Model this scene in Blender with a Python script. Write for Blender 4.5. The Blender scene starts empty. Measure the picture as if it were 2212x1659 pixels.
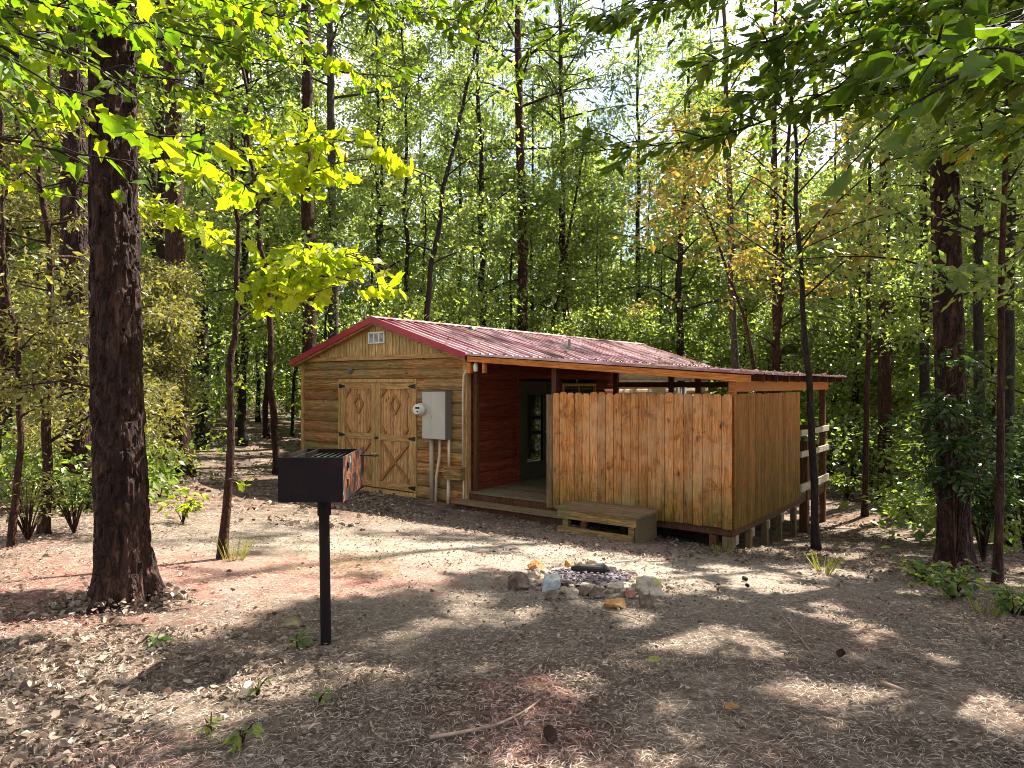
import bpy, math, random
import numpy as np
from mathutils import Vector
R = math.radians
scene = bpy.context.scene
col = scene.collection
rng = np.random.default_rng(7)

# ------------------------------------------------------------------ units: metres, camera at (0,0,CZ) looking along +Y
CZ = 2.2
FPX = 1500.0            # focal length in units of a 2212 px wide picture

# ------------------------------------------------------------------ sun
SUN_EL, SUN_AZ = R(52), R(47)
SUN = np.array([math.cos(SUN_EL)*math.sin(SUN_AZ), math.cos(SUN_EL)*math.cos(SUN_AZ), math.sin(SUN_EL)])

# ------------------------------------------------------------------ noise
def _h(ix, iy, iz, seed):
    n = (ix.astype(np.int64)*73856093) ^ (iy.astype(np.int64)*19349663) ^ (iz.astype(np.int64)*83492791) ^ (seed*2654435761)
    n = (n ^ (n >> 13)) * 1274126177 & 0x7fffffff
    n = (n ^ (n >> 16)) * 2246822519 & 0x7fffffff
    return (n & 0xffff) / 65535.0
def vnoise(p, seed=0):
    p = np.asarray(p, float); i = np.floor(p).astype(np.int64); f = p - i; f = f*f*(3-2*f); o = 0
    for dx in (0, 1):
        for dy in (0, 1):
            for dz in (0, 1):
                w = (f[:, 0] if dx else 1-f[:, 0])*(f[:, 1] if dy else 1-f[:, 1])*(f[:, 2] if dz else 1-f[:, 2])
                o = o + w*_h(i[:, 0]+dx, i[:, 1]+dy, i[:, 2]+dz, seed)
    return o
def fbm(p, seed=0, oct=4):
    o, a, s = 0, .5, 1.
    for k in range(oct):
        o = o + a*vnoise(np.asarray(p)*s, seed+k); a *= .5; s *= 2.03
    return o

# ------------------------------------------------------------------ terrain height: thin-plate spline through known points
TP = np.array([(0, 0, .83), (0, -6, .9), (-5, 0, .85), (5, 0, .8), (0, 2.5, .79), (-2.2, 2.8, .77), (2.4, 2.8, .77), (-1.12, 4.15, .65), (-2.9, 5.0, .62),
  (.65, 5.6, .60), (3, 5, .5), (3.1, 9.4, -.06), (-.9, 12.4, .05), (-3.2, 14.2, .06), (-4.6, 15.2, .08), (-7.3, 14.8, .30), (-6, 9.5, .5), (-5, 6, .66),
  (-1.5, 10, .2), (4.6, 8, .08), (5.2, 12.4, -.42), (7.5, 15.5, -.5), (8.5, 8, .15), (9.5, 24, -.7), (2.4, 24.3, .0), (-2, 22, .2), (-7.5, 20.5, .3),
  (-16, 18, .9), (-25, 40, 1.2), (25, 40, -1.2), (0, 55, -.3), (0, 90, .5), (-60, 90, 2), (60, 90, -1), (22, 14, -.3), (-60, 10, 2), (60, 10, .5), (-40, -10, 1.5), (40, -10, 1)], float)
def _tps():
    n = len(TP); d = np.hypot(TP[:, None, 0]-TP[None, :, 0], TP[:, None, 1]-TP[None, :, 1])
    K = np.where(d > 0, d*d*np.log(d+1e-9), 0); P = np.c_[np.ones(n), TP[:, :2]]
    A = np.block([[K+np.eye(n)*.4, P], [P.T, np.zeros((3, 3))]])
    return np.linalg.solve(A, np.r_[TP[:, 2], 0, 0, 0])
_W = _tps()
def gz(x, y):
    x = np.atleast_1d(np.asarray(x, float)); y = np.atleast_1d(np.asarray(y, float)); out = _W[-3]+_W[-2]*x+_W[-1]*y
    for (cx, cy, _), w in zip(TP, _W[:-3]):
        d2 = (x-cx)**2+(y-cy)**2
        out = out + w*.5*d2*np.log(d2+1e-9)
    return out
def G(x, y): return float(gz(x, y)[0])
def at(px, py, Y): return np.array([(px-1106)/FPX*Y, Y, CZ+(829.5-py)/FPX*Y])
def gp(px, py):          # the ground point seen there
    lo, hi = 1.0, 1.0
    while hi < 80:
        p = at(px, py, hi)
        if p[2] <= G(p[0], p[1]): break
        lo = hi; hi += .25
    for _ in range(25):
        m = (lo+hi)/2; p = at(px, py, m)
        if p[2] <= G(p[0], p[1]): hi = m
        else: lo = m
    p = at(px, py, hi); p[2] = G(p[0], p[1]); return p

# ------------------------------------------------------------------ mesh accumulation
class MB:
    def __init__(s): s.v, s.f, s.t, s.n = [], [], [], 0
    def add(s, V, F, tone=None):
        V = np.asarray(V, float).reshape(-1, 3); F = np.asarray(F, np.int64)
        s.v.append(V); s.f.append(F+s.n); s.n += len(V)
        s.t.append(np.full(len(F), .5) if tone is None else np.broadcast_to(np.asarray(tone, float), (len(F),)))
        return s
    def box(s, x0, x1, y0, y1, z0, z1, bev=0.0):
        x0, x1 = min(x0, x1), max(x0, x1); y0, y1 = min(y0, y1), max(y0, y1); z0, z1 = min(z0, z1), max(z0, z1)
        V = [(x0, y0, z0), (x1, y0, z0), (x1, y1, z0), (x0, y1, z0), (x0, y0, z1), (x1, y0, z1), (x1, y1, z1), (x0, y1, z1)]
        return s.add(V, [(0, 3, 2, 1), (4, 5, 6, 7), (0, 1, 5, 4), (1, 2, 6, 5), (2, 3, 7, 6), (3, 0, 4, 7)])
    def prism(s, poly, d, closed=True):       # poly: list of 3D points (planar), d: extrusion vector
        P = np.asarray(poly, float); n = len(P); V = np.r_[P, P+np.asarray(d, float)]
        nrm = np.cross(P[1]-P[0], P[2]-P[1])
        a = list(range(n)); b = list(range(n, 2*n))
        s.v.append(V); base = s.n; s.n += 2*n
        flip = np.dot(nrm, d) > 0
        fs = [a[::-1] if flip else a, b if flip else b[::-1]]
        for k in range(n):
            q = [k, (k+1) % n, (k+1) % n+n, k+n]; fs.append(q if flip else q[::-1])
        for f in fs:
            s.f.append(np.array([f])+base); s.t.append(np.array([.5]))
        return s
    def bar(s, p, q, w, h, up=(0, 0, 1)):     # rectangular bar from p to q
        p, q = np.array(p, float), np.array(q, float); d = q-p; d /= np.linalg.norm(d)
        r = np.cross(d, up); r /= np.linalg.norm(r); u = np.cross(r, d)
        c = [p-r*w/2-u*h/2, p+r*w/2-u*h/2, p+r*w/2+u*h/2, p-r*w/2+u*h/2]
        return s.prism(c, q-p)
    def tube(s, pts, rad, sides=8, cap=True, disp=None, tone=None):
        P = np.asarray(pts, float); n = len(P); rad = np.broadcast_to(np.asarray(rad, float), (n,))
        T = np.gradient(P, axis=0); T /= np.linalg.norm(T, axis=1)[:, None]+1e-12
        ref = np.array([1., 0, 0]) if abs(T[0, 0]) < .8 else np.array([0, 1., 0])
        A = np.cross(T, ref); A /= np.linalg.norm(A, axis=1)[:, None]; B = np.cross(T, A)
        th = np.linspace(0, 2*np.pi, sides, endpoint=False)
        dirs = A[:, None]*np.cos(th)[None, :, None]+B[:, None]*np.sin(th)[None, :, None]
        rr = rad[:, None]*np.ones(sides)
        V = P[:, None]+dirs*rr[..., None]
        if disp is not None:
            d = disp(V.reshape(-1, 3), np.repeat(np.arange(n), sides), np.tile(th, n)).reshape(n, sides); V = P[:, None]+dirs*(rr+d)[..., None]
        i = np.arange(n-1)[:, None]*sides; j = np.arange(sides)[None]; k = (j+1) % sides
        F = np.stack([i+j, i+sides+j, i+sides+k, i+k], -1).reshape(-1, 4)
        base = s.n; s.add(V.reshape(-1, 3), F, tone)
        if cap:
            s.f.append(np.array([list(range(sides))])+base); s.t.append(np.array([.5]))
            s.f.append(np.array([list(range(sides))[::-1]])+base+(n-1)*sides); s.t.append(np.array([.5]))
        return s
    def lathe(s, prof, c, axis='z', sides=20):
        prof = np.asarray(prof, float); th = np.linspace(0, 2*np.pi, sides, endpoint=False); n = len(prof)
        r, h = prof[:, 0][:, None], prof[:, 1][:, None]
        X, Y, Z = r*np.cos(th), r*np.sin(th), h+0*th
        if axis == 'y': X, Y, Z = X, -Z, Y     # axis pointing towards -y
        V = np.stack([X, Y, Z], -1).reshape(-1, 3)+np.asarray(c, float)
        i = np.arange(n-1)[:, None]*sides; j = np.arange(sides)[None]; k = (j+1) % sides
        return s.add(V, np.stack([i+j, i+k, i+sides+k, i+sides+j], -1).reshape(-1, 4))
    def build(s, name, m, parent=None, origin=None, smooth=False):
        me = bpy.data.meshes.new(name); V = np.concatenate(s.v) if s.v else np.zeros((0, 3))
        if origin is not None: V = V-np.asarray(origin, float)
        ls, lv = [], []
        tot = np.concatenate([np.full(len(f), f.shape[1]) for f in s.f]); lv = np.concatenate([f.ravel() for f in s.f])
        me.vertices.add(len(V)); me.vertices.foreach_set('co', V.ravel().astype(np.float32))
        me.loops.add(len(lv)); me.polygons.add(len(tot))
        start = np.r_[0, np.cumsum(tot)[:-1]]
        me.polygons.foreach_set('loop_start', start.astype(np.int32))
        me.loops.foreach_set('vertex_index', lv.astype(np.int32))
        me.update(calc_edges=True)
        me.polygons.foreach_set('use_smooth', np.full(len(tot), smooth))
        a = me.attributes.new('tone', 'FLOAT', 'FACE'); a.data.foreach_set('value', np.concatenate(s.t).astype(np.float32))
        me.materials.append(m); me.update()
        o = bpy.data.objects.new(name, me); col.objects.link(o)
        if parent is not None: o.parent = parent
        return o

def tag(o, label, cat, group=None):
    o['label'] = label; o['category'] = cat
    if group: o['group'] = group
    return o
def thing(name, label, cat, loc=(0, 0, 0), rz=0, group=None):
    o = bpy.data.objects.new(name, None); col.objects.link(o)
    o.location = tuple(float(c) for c in loc); o.rotation_euler = (0, 0, rz); o.empty_display_size = .2
    return tag(o, label, cat, group)

# ------------------------------------------------------------------ materials
class NT:
    def __init__(s, name):
        s.m = bpy.data.materials.new(name); s.m.use_nodes = True; s.t = s.m.node_tree; s.t.nodes.clear()
        s.out = s.n('ShaderNodeOutputMaterial')
    def n(s, typ, **kw):
        x = s.t.nodes.new(typ)
        for k, v in kw.items():
            if k in ('ins',):
                for a, b in v.items(): s.set(x, a, b)
            else: setattr(x, k, v)
        return x
    def set(s, x, a, b):
        if hasattr(b, 'is_output') or hasattr(b, 'links'): s.t.links.new(b, x.inputs[a])
        else: x.inputs[a].default_value = b
    def coord(s, which='Object', scale=(1, 1, 1), loc=(0, 0, 0)):
        c = s.n('ShaderNodeTexCoord'); mp = s.n('ShaderNodeMapping', ins={'Vector': c.outputs[which], 'Scale': scale, 'Location': loc}); return mp.outputs[0]
    def noise(s, vec, scale=5, detail=4, rough=.55, dist=0):
        return s.n('ShaderNodeTexNoise', ins={'Vector': vec, 'Scale': scale, 'Detail': detail, 'Roughness': rough, 'Distortion': dist}).outputs['Fac']
    def vor(s, vec, scale=5, feature='F1', out='Distance', rand=1.0):
        x = s.n('ShaderNodeTexVoronoi', feature=feature, ins={'Vector': vec, 'Scale': scale, 'Randomness': rand}); return x.outputs[out]
    def ramp(s, fac, stops, interp='LINEAR'):
        x = s.n('ShaderNodeValToRGB', ins={'Fac': fac}); e = x.color_ramp; e.interpolation = interp
        while len(e.elements) < len(stops): e.elements.new(.5)
        for el, (p, c) in zip(e.elements, stops):
            el.position = p; el.color = (c, c, c, 1) if isinstance(c, (int, float)) else (*c, 1)
        return x.outputs['Color']
    def mix(s, fac, a, b, mode='MIX'):
        x = s.n('ShaderNodeMix', data_type='RGBA', blend_type=mode)
        for nm, v in (('Factor', fac), ('A', a), ('B', b)):
            i = [q for q in x.inputs if q.name == nm and q.enabled and (nm == 'Factor' and q.type == 'VALUE' or nm != 'Factor' and q.type == 'RGBA')][0]
            if hasattr(v, 'links'): s.t.links.new(v, i)
            else: i.default_value = v if isinstance(v, (int, float)) else (*v, 1)
        return [q for q in x.outputs if q.type == 'RGBA'][0]
    def math(s, op, a, b=0.0, clamp=False):
        x = s.n('ShaderNodeMath', operation=op, use_clamp=clamp); s.set(x, 0, a); s.set(x, 1, b); return x.outputs[0]
    def attr(s, name): return s.n('ShaderNodeAttribute', attribute_name=name).outputs['Fac']
    def island(s): return s.n('ShaderNodeNewGeometry').outputs['Random Per Island']
    def bump(s, h, strength=.3, dist=.01): return s.n('ShaderNodeBump', ins={'Height': h, 'Strength': strength, 'Distance': dist}).outputs[0]
    def sep(s, v):
        x = s.n('ShaderNodeSeparateXYZ'); s.set(x, 0, v); return x.outputs
    def bsdf(s, color, rough=.6, metal=0, spec=.5, normal=None, **kw):
        x = s.n('ShaderNodeBsdfPrincipled'); s.set(x, 'Base Color', color if hasattr(color, 'links') else (*color, 1)); s.set(x, 'Roughness', rough); s.set(x, 'Metallic', metal)
        s.set(x, 'Specular IOR Level', spec)
        if normal is not None: s.set(x, 'Normal', normal)
        for k, v in kw.items(): s.set(x, k, v)
        return x.outputs[0]
    def end(s, sh): s.t.links.new(sh, s.out.inputs[0]); return s.m

def leaf_mat(name, stops, trans, tmix=.45, rough=.42, spec=.5):
    t = NT(name); c = t.ramp(t.attr('tone'), stops)
    var = t.noise(t.coord('Object'), 40, 2); c = t.mix(1.0, c, t.ramp(var, [(.3, .8), (.7, 1.15)]), 'MULTIPLY')
    d = t.bsdf(c, rough, 0, spec)
    tr = t.n('ShaderNodeBsdfTranslucent', ins={'Color': t.mix(1.0, c, trans, 'MULTIPLY')})
    mx = t.n('ShaderNodeMixShader', ins={'Fac': tmix}); t.t.links.new(d, mx.inputs[1]); t.t.links.new(tr.outputs[0], mx.inputs[2])
    return t.end(mx.outputs[0])

def wood_mat(name, c0, c1, c2, axis, grain=1.0, knots=True, algae=None, vary=(.72, 1.2), rough=.75, gray=None, bumps=.4, tints=None, streak=.5, stain=None):
    """wood with its grain along axis ('x','y','z') of the object; algae=(z_full, z_none) greens a board near its foot"""
    t = NT(name); k = {'x': (1.2, 22, 22), 'y': (22, 1.2, 22), 'z': (22, 22, 1.2)}[axis]
    isl = t.island()
    c = t.n('ShaderNodeTexCoord').outputs['Object']
    off = t.n('ShaderNodeVectorMath', operation='MULTIPLY_ADD'); cmb = t.n('ShaderNodeCombineXYZ', ins={'X': isl, 'Y': isl, 'Z': isl})
    t.t.links.new(cmb.outputs[0], off.inputs[0]); off.inputs[1].default_value = (37, 53, 41); t.t.links.new(c, off.inputs[2])
    v0 = off.outputs[0]
    sc = t.n('ShaderNodeMapping', ins={'Vector': v0, 'Scale': tuple(q*grain for q in k)}).outputs[0]
    n1 = t.noise(sc, 1.6, 6, .62, 1.2); n2 = t.noise(sc, 6, 3, .6, .4)
    colr = t.ramp(n1, [(.28, c0), (.5, c1), (.72, c2)])
    colr = t.mix(1.0, colr, t.ramp(n2, [(.34, streak), (.58, 1.12)]), 'MULTIPLY')
    if tints: colr = t.mix(1.0, colr, t.ramp(t.math('FRACT', t.math('MULTIPLY', isl, 7.31)), tints), 'MULTIPLY')
    colr = t.mix(1.0, colr, t.ramp(isl, [(0, vary[0]), (1, vary[1])]), 'MULTIPLY')
    if knots:
        ks = t.n('ShaderNodeMapping', ins={'Vector': v0, 'Scale': tuple(2.2 if q < 5 else 6.0 for q in k)}).outputs[0]
        kd = t.vor(ks, 1.0); m = t.ramp(kd, [(.05, 1.0), (.14, 0.0)])
        colr = t.mix(m, colr, tuple(q*.28 for q in c0))
    if stain:
        sm = t.ramp(t.noise(t.coord('Object', stain), 1.0, 6, .7, .8), [(.53, 0.0), (.63, .85)]); sm = t.math('MULTIPLY', sm, t.ramp(n2, [(.35, 1.0), (.6, .45)]))
        colr = t.mix(sm, colr, tuple(q*.35 for q in c0))
    h = t.math('ADD', n1, n2)
    if gray:
        gm = t.ramp(t.noise(t.coord('Object', (1, 1, 1)), 1.7, 5, .65), [(.45, 0.0), (.68, 1.0)])
        colr = t.mix(gm, colr, t.mix(.7, colr, gray))
    if algae:
        z = t.sep(c)[2]; nz = t.noise(t.coord('Object', (3, 3, .8)), 1.6, 5, .65)
        f = t.math('ADD', z, t.math('MULTIPLY', t.math('SUBTRACT', nz, .5), algae[2]))
        mr = t.n('ShaderNodeMapRange', ins={'Value': f, 'From Min': algae[0], 'From Max': algae[1], 'To Min': algae[3], 'To Max': 0.0}).outputs[0]
        mr = t.math('MULTIPLY', mr, t.ramp(t.noise(t.coord('Object', (9, 9, 3)), 2, 3), [(.3, .55), (.65, 1.0)]), True)
        colr = t.mix(mr, colr, t.mix(1.0, colr, algae[4], 'MULTIPLY'))
    return t.end(t.bsdf(colr, rough, 0, .18, t.bump(h, bumps, .006)))

def bark_mat(name, dark, mid, light, vs=(9, 9, 2.6), bump=.9, flake=True):
    t = NT(name); v = t.coord('Object', vs)
    n = t.noise(v, 1.4, 5, .6, .8); wv = t.n('ShaderNodeVectorMath', operation='MULTIPLY_ADD', ins={0: t.n('ShaderNodeTexNoise', ins={'Vector': v, 'Scale': 2.5, 'Detail': 3}).outputs['Color'], 1: (.9, .9, .9), 2: v}).outputs[0]; d = t.vor(wv, 1.5, 'DISTANCE_TO_EDGE')
    w = t.noise(t.coord('Object', (1, 1, .5)), 2.2, 4)
    c = t.ramp(n, [(.25, dark), (.5, mid), (.78, light)])
    cr = t.ramp(d, [(.0, .4), (.10, 1.0)])
    c = t.mix(1.0, c, cr, 'MULTIPLY'); c = t.mix(1.0, c, t.ramp(w, [(.3, .7), (.7, 1.2)]), 'MULTIPLY')
    h = t.math('ADD', t.math('MULTIPLY', n, .5), t.ramp(d, [(0, 0.0), (.22, 1.0)]))
    return t.end(t.bsdf(c, .85, 0, .2, t.bump(h, bump, .02)))

def plain(name, c, rough=.5, metal=0, spec=.5, var=.25, scale=8, bump=.1):
    t = NT(name); n = t.noise(t.coord('Object'), scale, 5, .6)
    cc = t.mix(1.0, c, t.ramp(n, [(.3, 1-var), (.7, 1+var)]), 'MULTIPLY')
    return t.end(t.bsdf(cc, rough, metal, spec, t.bump(n, bump, .003)))

M = {}
def mats():
    # foliage
    M['leaf_wood'] = leaf_mat('leaf_green', [(0, (.05, .088, .028)), (.45, (.14, .19, .050)), (.85, (.26, .295, .085)), (.95, (.38, .33, .06)), (1, (.38, .21, .06))], (1.9, 1.9, 1.05), .58, .30, .9)
    M['leaf_maple'] = leaf_mat('leaf_maple', [(0, (.04, .085, .012)), (.40, (.10, .155, .018)), (.65, (.20, .25, .022)), (1, (.31, .335, .03))], (2.05, 2.15, .35), .6, .5, .3)
    M['leaf_hick'] = leaf_mat('leaf_hickory', [(0, (.05, .09, .014)), (.7, (.11, .16, .02)), (.96, (.18, .20, .028)), (1, (.40, .26, .03))], (1.6, 1.75, .35), .5, .5, .2)
    M['leaf_gold'] = leaf_mat('leaf_gold', [(0, (.09, .13, .025)), (.45, (.20, .19, .04)), (.8, (.32, .24, .06)), (1, (.40, .20, .07))], (1.5, 1.35, .7))
    M['leaf_cedar'] = leaf_mat('leaf_cedar', [(0, (.06, .062, .024)), (.5, (.135, .128, .042)), (.85, (.22, .205, .06)), (1, (.20, .24, .06))], (1.7, 1.65, .8), .5)
    M['leaf_pine'] = leaf_mat('leaf_pine', [(0, (.03, .055, .02)), (.6, (.06, .09, .03)), (1, (.10, .13, .05))], (1.3, 1.4, .7), .3)
    M['leaf_low'] = leaf_mat('leaf_low', [(0, (.055, .10, .028)), (.5, (.13, .185, .045)), (.85, (.22, .26, .055)), (1, (.26, .25, .05))], (1.5, 1.6, .6))
    M['leaf_vine'] = leaf_mat('leaf_vine', [(0, (.02, .04, .014)), (.6, (.04, .07, .02)), (1, (.08, .11, .03))], (1.3, 1.5, .5), .35)
    M['leaf_dead'] = leaf_mat('leaf_dead', [(0, (.08, .055, .04)), (.4, (.185, .133, .10)), (.8, (.32, .25, .195)), (1, (.43, .36, .30))], (1.0, .9, .7), .12, .7, .2)
    M['needle'] = leaf_mat('pine_straw', [(0, (.07, .048, .036)), (.5, (.235, .178, .135)), (1, (.55, .46, .375))], (1, 1, 1), .05, .7, .2)
    M['needle_red'] = leaf_mat('pine_straw_red', [(0, (.19, .075, .065)), (.5, (.41, .20, .18)), (1, (.62, .41, .37))], (1, 1, 1), .05, .7, .2)
    M['grass'] = leaf_mat('grass', [(0, (.12, .14, .03)), (.6, (.24, .24, .06)), (1, (.38, .34, .13))], (1.3, 1.3, .6), .35)
    # bark
    M['bark_pine'] = bark_mat('bark_pine', (.010, .005, .004), (.036, .016, .0115), (.12, .062, .043))
    M['bark_red'] = bark_mat('bark_red', (.016, .007, .005), (.05, .021, .013), (.115, .058, .036), (12, 12, 3.2))
    M['bark_grey'] = bark_mat('bark_grey', (0.03, 0.024, 0.018), (0.075, 0.06, 0.045), (0.16, 0.135, 0.11), (16, 16, 4), .5)
    M['bark_dark'] = bark_mat('bark_dark', (0.009, 0.007, 0.005), (0.024, 0.017, 0.012), (0.055, 0.04, 0.03), (16, 16, 4), .5)
    # cabin
    M['log'] = wood_mat('log_siding', (.11, .055, .022), (.31, .175, .072), (.54, .35, .17), 'x', .8, True, None, (.7, 1.2), .7, (.15, .15, .07), .6, [(0, (.72, .80, .55)), (.3, (.95, .95, .8)), (.55, (1.1, .85, .66)), (.8, (1.05, .74, .55)), (1, (1.2, 1.0, .8))], .38)
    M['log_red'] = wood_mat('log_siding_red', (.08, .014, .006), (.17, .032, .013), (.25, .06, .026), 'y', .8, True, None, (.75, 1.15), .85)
    M['log_sunlit'] = wood_mat('log_siding_sunlit', (.30, .20, .12), (.42, .30, .19), (.52, .40, .28), 'y', .8, True, None, (.85, 1.1), .7)
    M['gable'] = wood_mat('gable_boards', (.25, .145, .05), (.52, .335, .13), (.66, .47, .22), 'z', 1.0, True, None, (.8, 1.15), .75, streak=.38)
    M['door_wood'] = wood_mat('shed_door_boards', (.29, .125, .042), (.53, .275, .11), (.68, .41, .19), 'z', 1.0, True, None, (.82, 1.15), .7, streak=.38)
    M['trim_x'] = wood_mat('trim_wood', (.24, .11, .035), (.44, .25, .09), (.56, .36, .15), 'x', .9, False, streak=.42)
    M['trim_z'] = wood_mat('trim_wood_upright', (.24, .115, .04), (.45, .265, .10), (.60, .39, .17), 'z', .9, False, streak=.42)
    M['fence'] = wood_mat('fence_boards', (.34, .115, .032), (.56, .225, .068), (.68, .36, .15), 'z', .9, True, (.28, 1.0, .8, 1.0, (.26, .42, .17)), (.68, 1.2), .75, (.56, .35, .18), streak=.48, stain=(4, 4, 4.2))
    M['fence_green'] = wood_mat('fence_boards_mossy', (.20, .07, .018), (.36, .14, .036), (.45, .21, .06), 'z', .9, True, (.4, 2.0, 2.6, .95, (.24, .44, .14)), (.75, 1.15), .75)
    M['orange_x'] = wood_mat('stained_board', (.36, .11, .02), (.52, .17, .035), (.60, .23, .06), 'x', .8, False, None, (.9, 1.1), .5)
    M['post'] = wood_mat('post_wood', (.05, .02, .011), (.10, .042, .02), (.15, .07, .035), 'z', 1, True)
    M['post_pale'] = wood_mat('post_wood_pale', (.09, .055, .03), (.18, .115, .06), (.28, .2, .12), 'z', 1, True, (-.4, .3, .3, .8, (.5, .7, .4)))
    M['brace'] = wood_mat('brace_wood', (.15, .07, .025), (.32, .165, .06), (.44, .26, .105), 'z', .9, False, streak=.45)
    M['rail'] = wood_mat('rail_wood', (.30, .24, .16), (.42, .35, .25), (.52, .45, .34), 'y', 1, False)
    M['deck'] = wood_mat('deck_boards', (.09, .06, .03), (.16, .11, .06), (.22, .16, .095), 'x', 1, True, None, (.75, 1.2), .8, (.14, .15, .08))
    M['deck_red'] = wood_mat('deck_step', (.12, .07, .035), (.22, .13, .07), (.30, .2, .12), 'x', 1, True, None, (.75, 1.2), .8, (.13, .14, .07))
    # metal roof: red paint faded to chalky pink, its pale sheen put into the colour
    t = NT('red_metal_roof'); st = t.coord('Object', (.45, 8, 1)); n = t.noise(st, 1.2, 5, .7, .3); n2 = t.noise(t.coord('Object'), 1.3, 4, .6)
    c = t.ramp(n, [(.33, (.14, .025, .032)), (.44, (.32, .12, .135)), (.54, (.54, .37, .39)), (.7, (.62, .51, .53))])
    c = t.mix(t.ramp(t.noise(t.coord('Object', (.6, .22, .6), (2.3, .7, 0)), 1.5, 4, .6), [(.48, 0.0), (.66, .7)]), c, t.mix(1.0, c, (.62, .60, .50), 'MULTIPLY')); deb = t.math('MULTIPLY', t.ramp(n2, [(.55, 0.0), (.66, 1.0)]), t.ramp(t.noise(t.coord('Object'), 26, 3, .7), [(.45, 0.0), (.55, 1.0)]))
    c = t.mix(deb, c, (.30, .21, .12))
    M['roof'] = t.end(t.bsdf(c, t.ramp(n, [(.3, .30), (.7, .46)]), .25, .6, t.bump(n2, .15, .01)))
    M['roof_trim'] = plain('red_metal_trim', (.30, .018, .028), .38, .1, .5, .2, 4)
    M['grey_paint'] = plain('grey_enamel', (.42, .40, .35), .45, .2, .5, .08, 2, .02)
    M['grey_dark'] = plain('grey_enamel_side', (.16, .155, .14), .5, .2, .5, .1, 3, .02)
    M['pvc'] = plain('grey_conduit', (.34, .30, .20), .5, 0, .5, .15, 4, .02)
    M['pvc_white'] = plain('pale_conduit', (.56, .44, .32), .5, 0, .5, .15, 5, .02)
    M['white'] = plain('white_plastic', (.66, .64, .58), .5, 0, .5, .1, 5, .02)
    M['black_iron'] = plain('black_iron', (.012, .012, .013), .45, .4, .5, .3, 30, .1)
    M['dark_door'] = plain('green_grey_door', (.055, .048, .03), .7, 0, .12, .12, 4, .03)
    t = NT('dark_glass'); M['glass'] = t.end(t.bsdf((.012, .013, .012), .04, 0, .9))
    t = NT('clear_dome'); M['dome'] = t.end(t.bsdf((.75, .76, .74), .08, 0, .8, None, **{'Alpha': 1.0}))
    # grill: black paint with rust
    t = NT('grill_steel'); n = t.noise(t.coord('Object', (4, 4, 4)), 1.5, 6, .65); z = t.noise(t.coord('Object'), 24, 4, .6)
    c = t.ramp(n, [(.45, (.006, .003, .004)), (.62, (.013, .005, .005)), (.82, (.05, .018, .01))])
    M['grill'] = t.end(t.bsdf(c, .7, .0, .18, t.bump(z, .2, .004)))
    t = NT('grill_rust'); n = t.noise(t.coord('Object', (5, 5, 4)), 1.3, 5, .6); 
    c = t.ramp(n, [(.46, (.010, .007, .007)), (.51, (.10, .03, .012)), (.55, (.19, .06, .02)), (.59, (.02, .014, .014)), (.66, (.03, .02, .02)), (.70, (.26, .24, .22)), (.76, (.03, .02, .02))])
    M['grill_rust'] = t.end(t.bsdf(c, .75, .2, .3, t.bump(n, .3, .004)))
    # stones
    def stone(name, a, b, c_, moss=None):
        t = NT(name); n = t.noise(t.coord('Object'), 9, 6, .65); n2 = t.noise(t.coord('Object', loc=(3, 1, 2)), 22, 5, .65)
        c = t.ramp(n, [(.3, a), (.5, b), (.7, c_)]); c = t.mix(1.0, c, t.ramp(n2, [(.3, .6), (.65, 1.1)]), 'MULTIPLY')
        if moss: c = t.mix(t.ramp(t.noise(t.coord('Object', loc=(7, 7, 7)), 7, 4), [(.52, 0.0), (.6, 1.0)]), c, moss)
        return t.end(t.bsdf(c, .85, 0, .25, t.bump(t.math('ADD', n, n2), .7, .02)))
    M['st_pale'] = stone('stone_pale', (.20, .145, .10), (.38, .30, .225), (.52, .45, .37))
    M['st_orange'] = stone('stone_orange', (.20, .08, .035), (.40, .20, .07), (.52, .36, .22))
    M['st_dark'] = stone('stone_dark', (.06, .04, .03), (.15, .10, .075), (.30, .23, .18))
    M['st_moss'] = stone('stone_mossy', (.24, .185, .13), (.42, .35, .27), (.52, .46, .38), (.36, .36, .09))
    M['st_yellow'] = stone('stone_yellow', (.10, .075, .035), (.22, .17, .08), (.36, .30, .2))
    M['st_red'] = stone('stone_red', (.16, .05, .04), (.32, .12, .09), (.42, .26, .2))
    M['block'] = stone('concrete_block', (.27, .28, .28), (.36, .37, .37), (.44, .45, .45))
    M['ash'] = stone('ash', (.015, .012, .014), (.10, .08, .09), (.33, .28, .315))
    M['char'] = plain('charred_wood', (.018, .012, .013), .8, 0, .3, .5, 14, .6)
    M['stick'] = plain('stick_bark', (.30, .21, .15), .8, 0, .2, .3, 20, .4)
    M['cone'] = plain('pine_cone', (.06, .035, .025), .8, 0, .2, .4, 40, .6)
    # ground: dust, straw and leaf mould
    t = NT('forest_floor'); v = t.coord('Object')
    big = t.noise(v, .55, 4, .6); mid = t.noise(v, 3.2, 5, .6); fine = t.noise(v, 46, 5, .75, .6); st1 = t.noise(t.coord('Object', (60, 9, 30)), 1.0, 4, .7, 1.5); st2 = t.noise(t.coord('Object', (9, 55, 30)), 1.0, 4, .7, 1.5)
    c = t.ramp(mid, [(.3, (.10, .07, .05)), (.5, (.205, .152, .113)), (.7, (.345, .272, .208))])
    c = t.mix(1.0, c, t.ramp(t.math('MAXIMUM', st1, st2), [(.45, .55), (.72, 1.25)]), 'MULTIPLY')
    c = t.mix(1.0, c, t.ramp(fine, [(.35, .45), (.55, 1.05), (.7, 1.3)]), 'MULTIPLY')
    c = t.mix(t.ramp(big, [(.52, 0.0), (.66, .55)]), c, t.mix(1.0, c, (1.05, .62, .58), 'MULTIPLY'))
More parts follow.
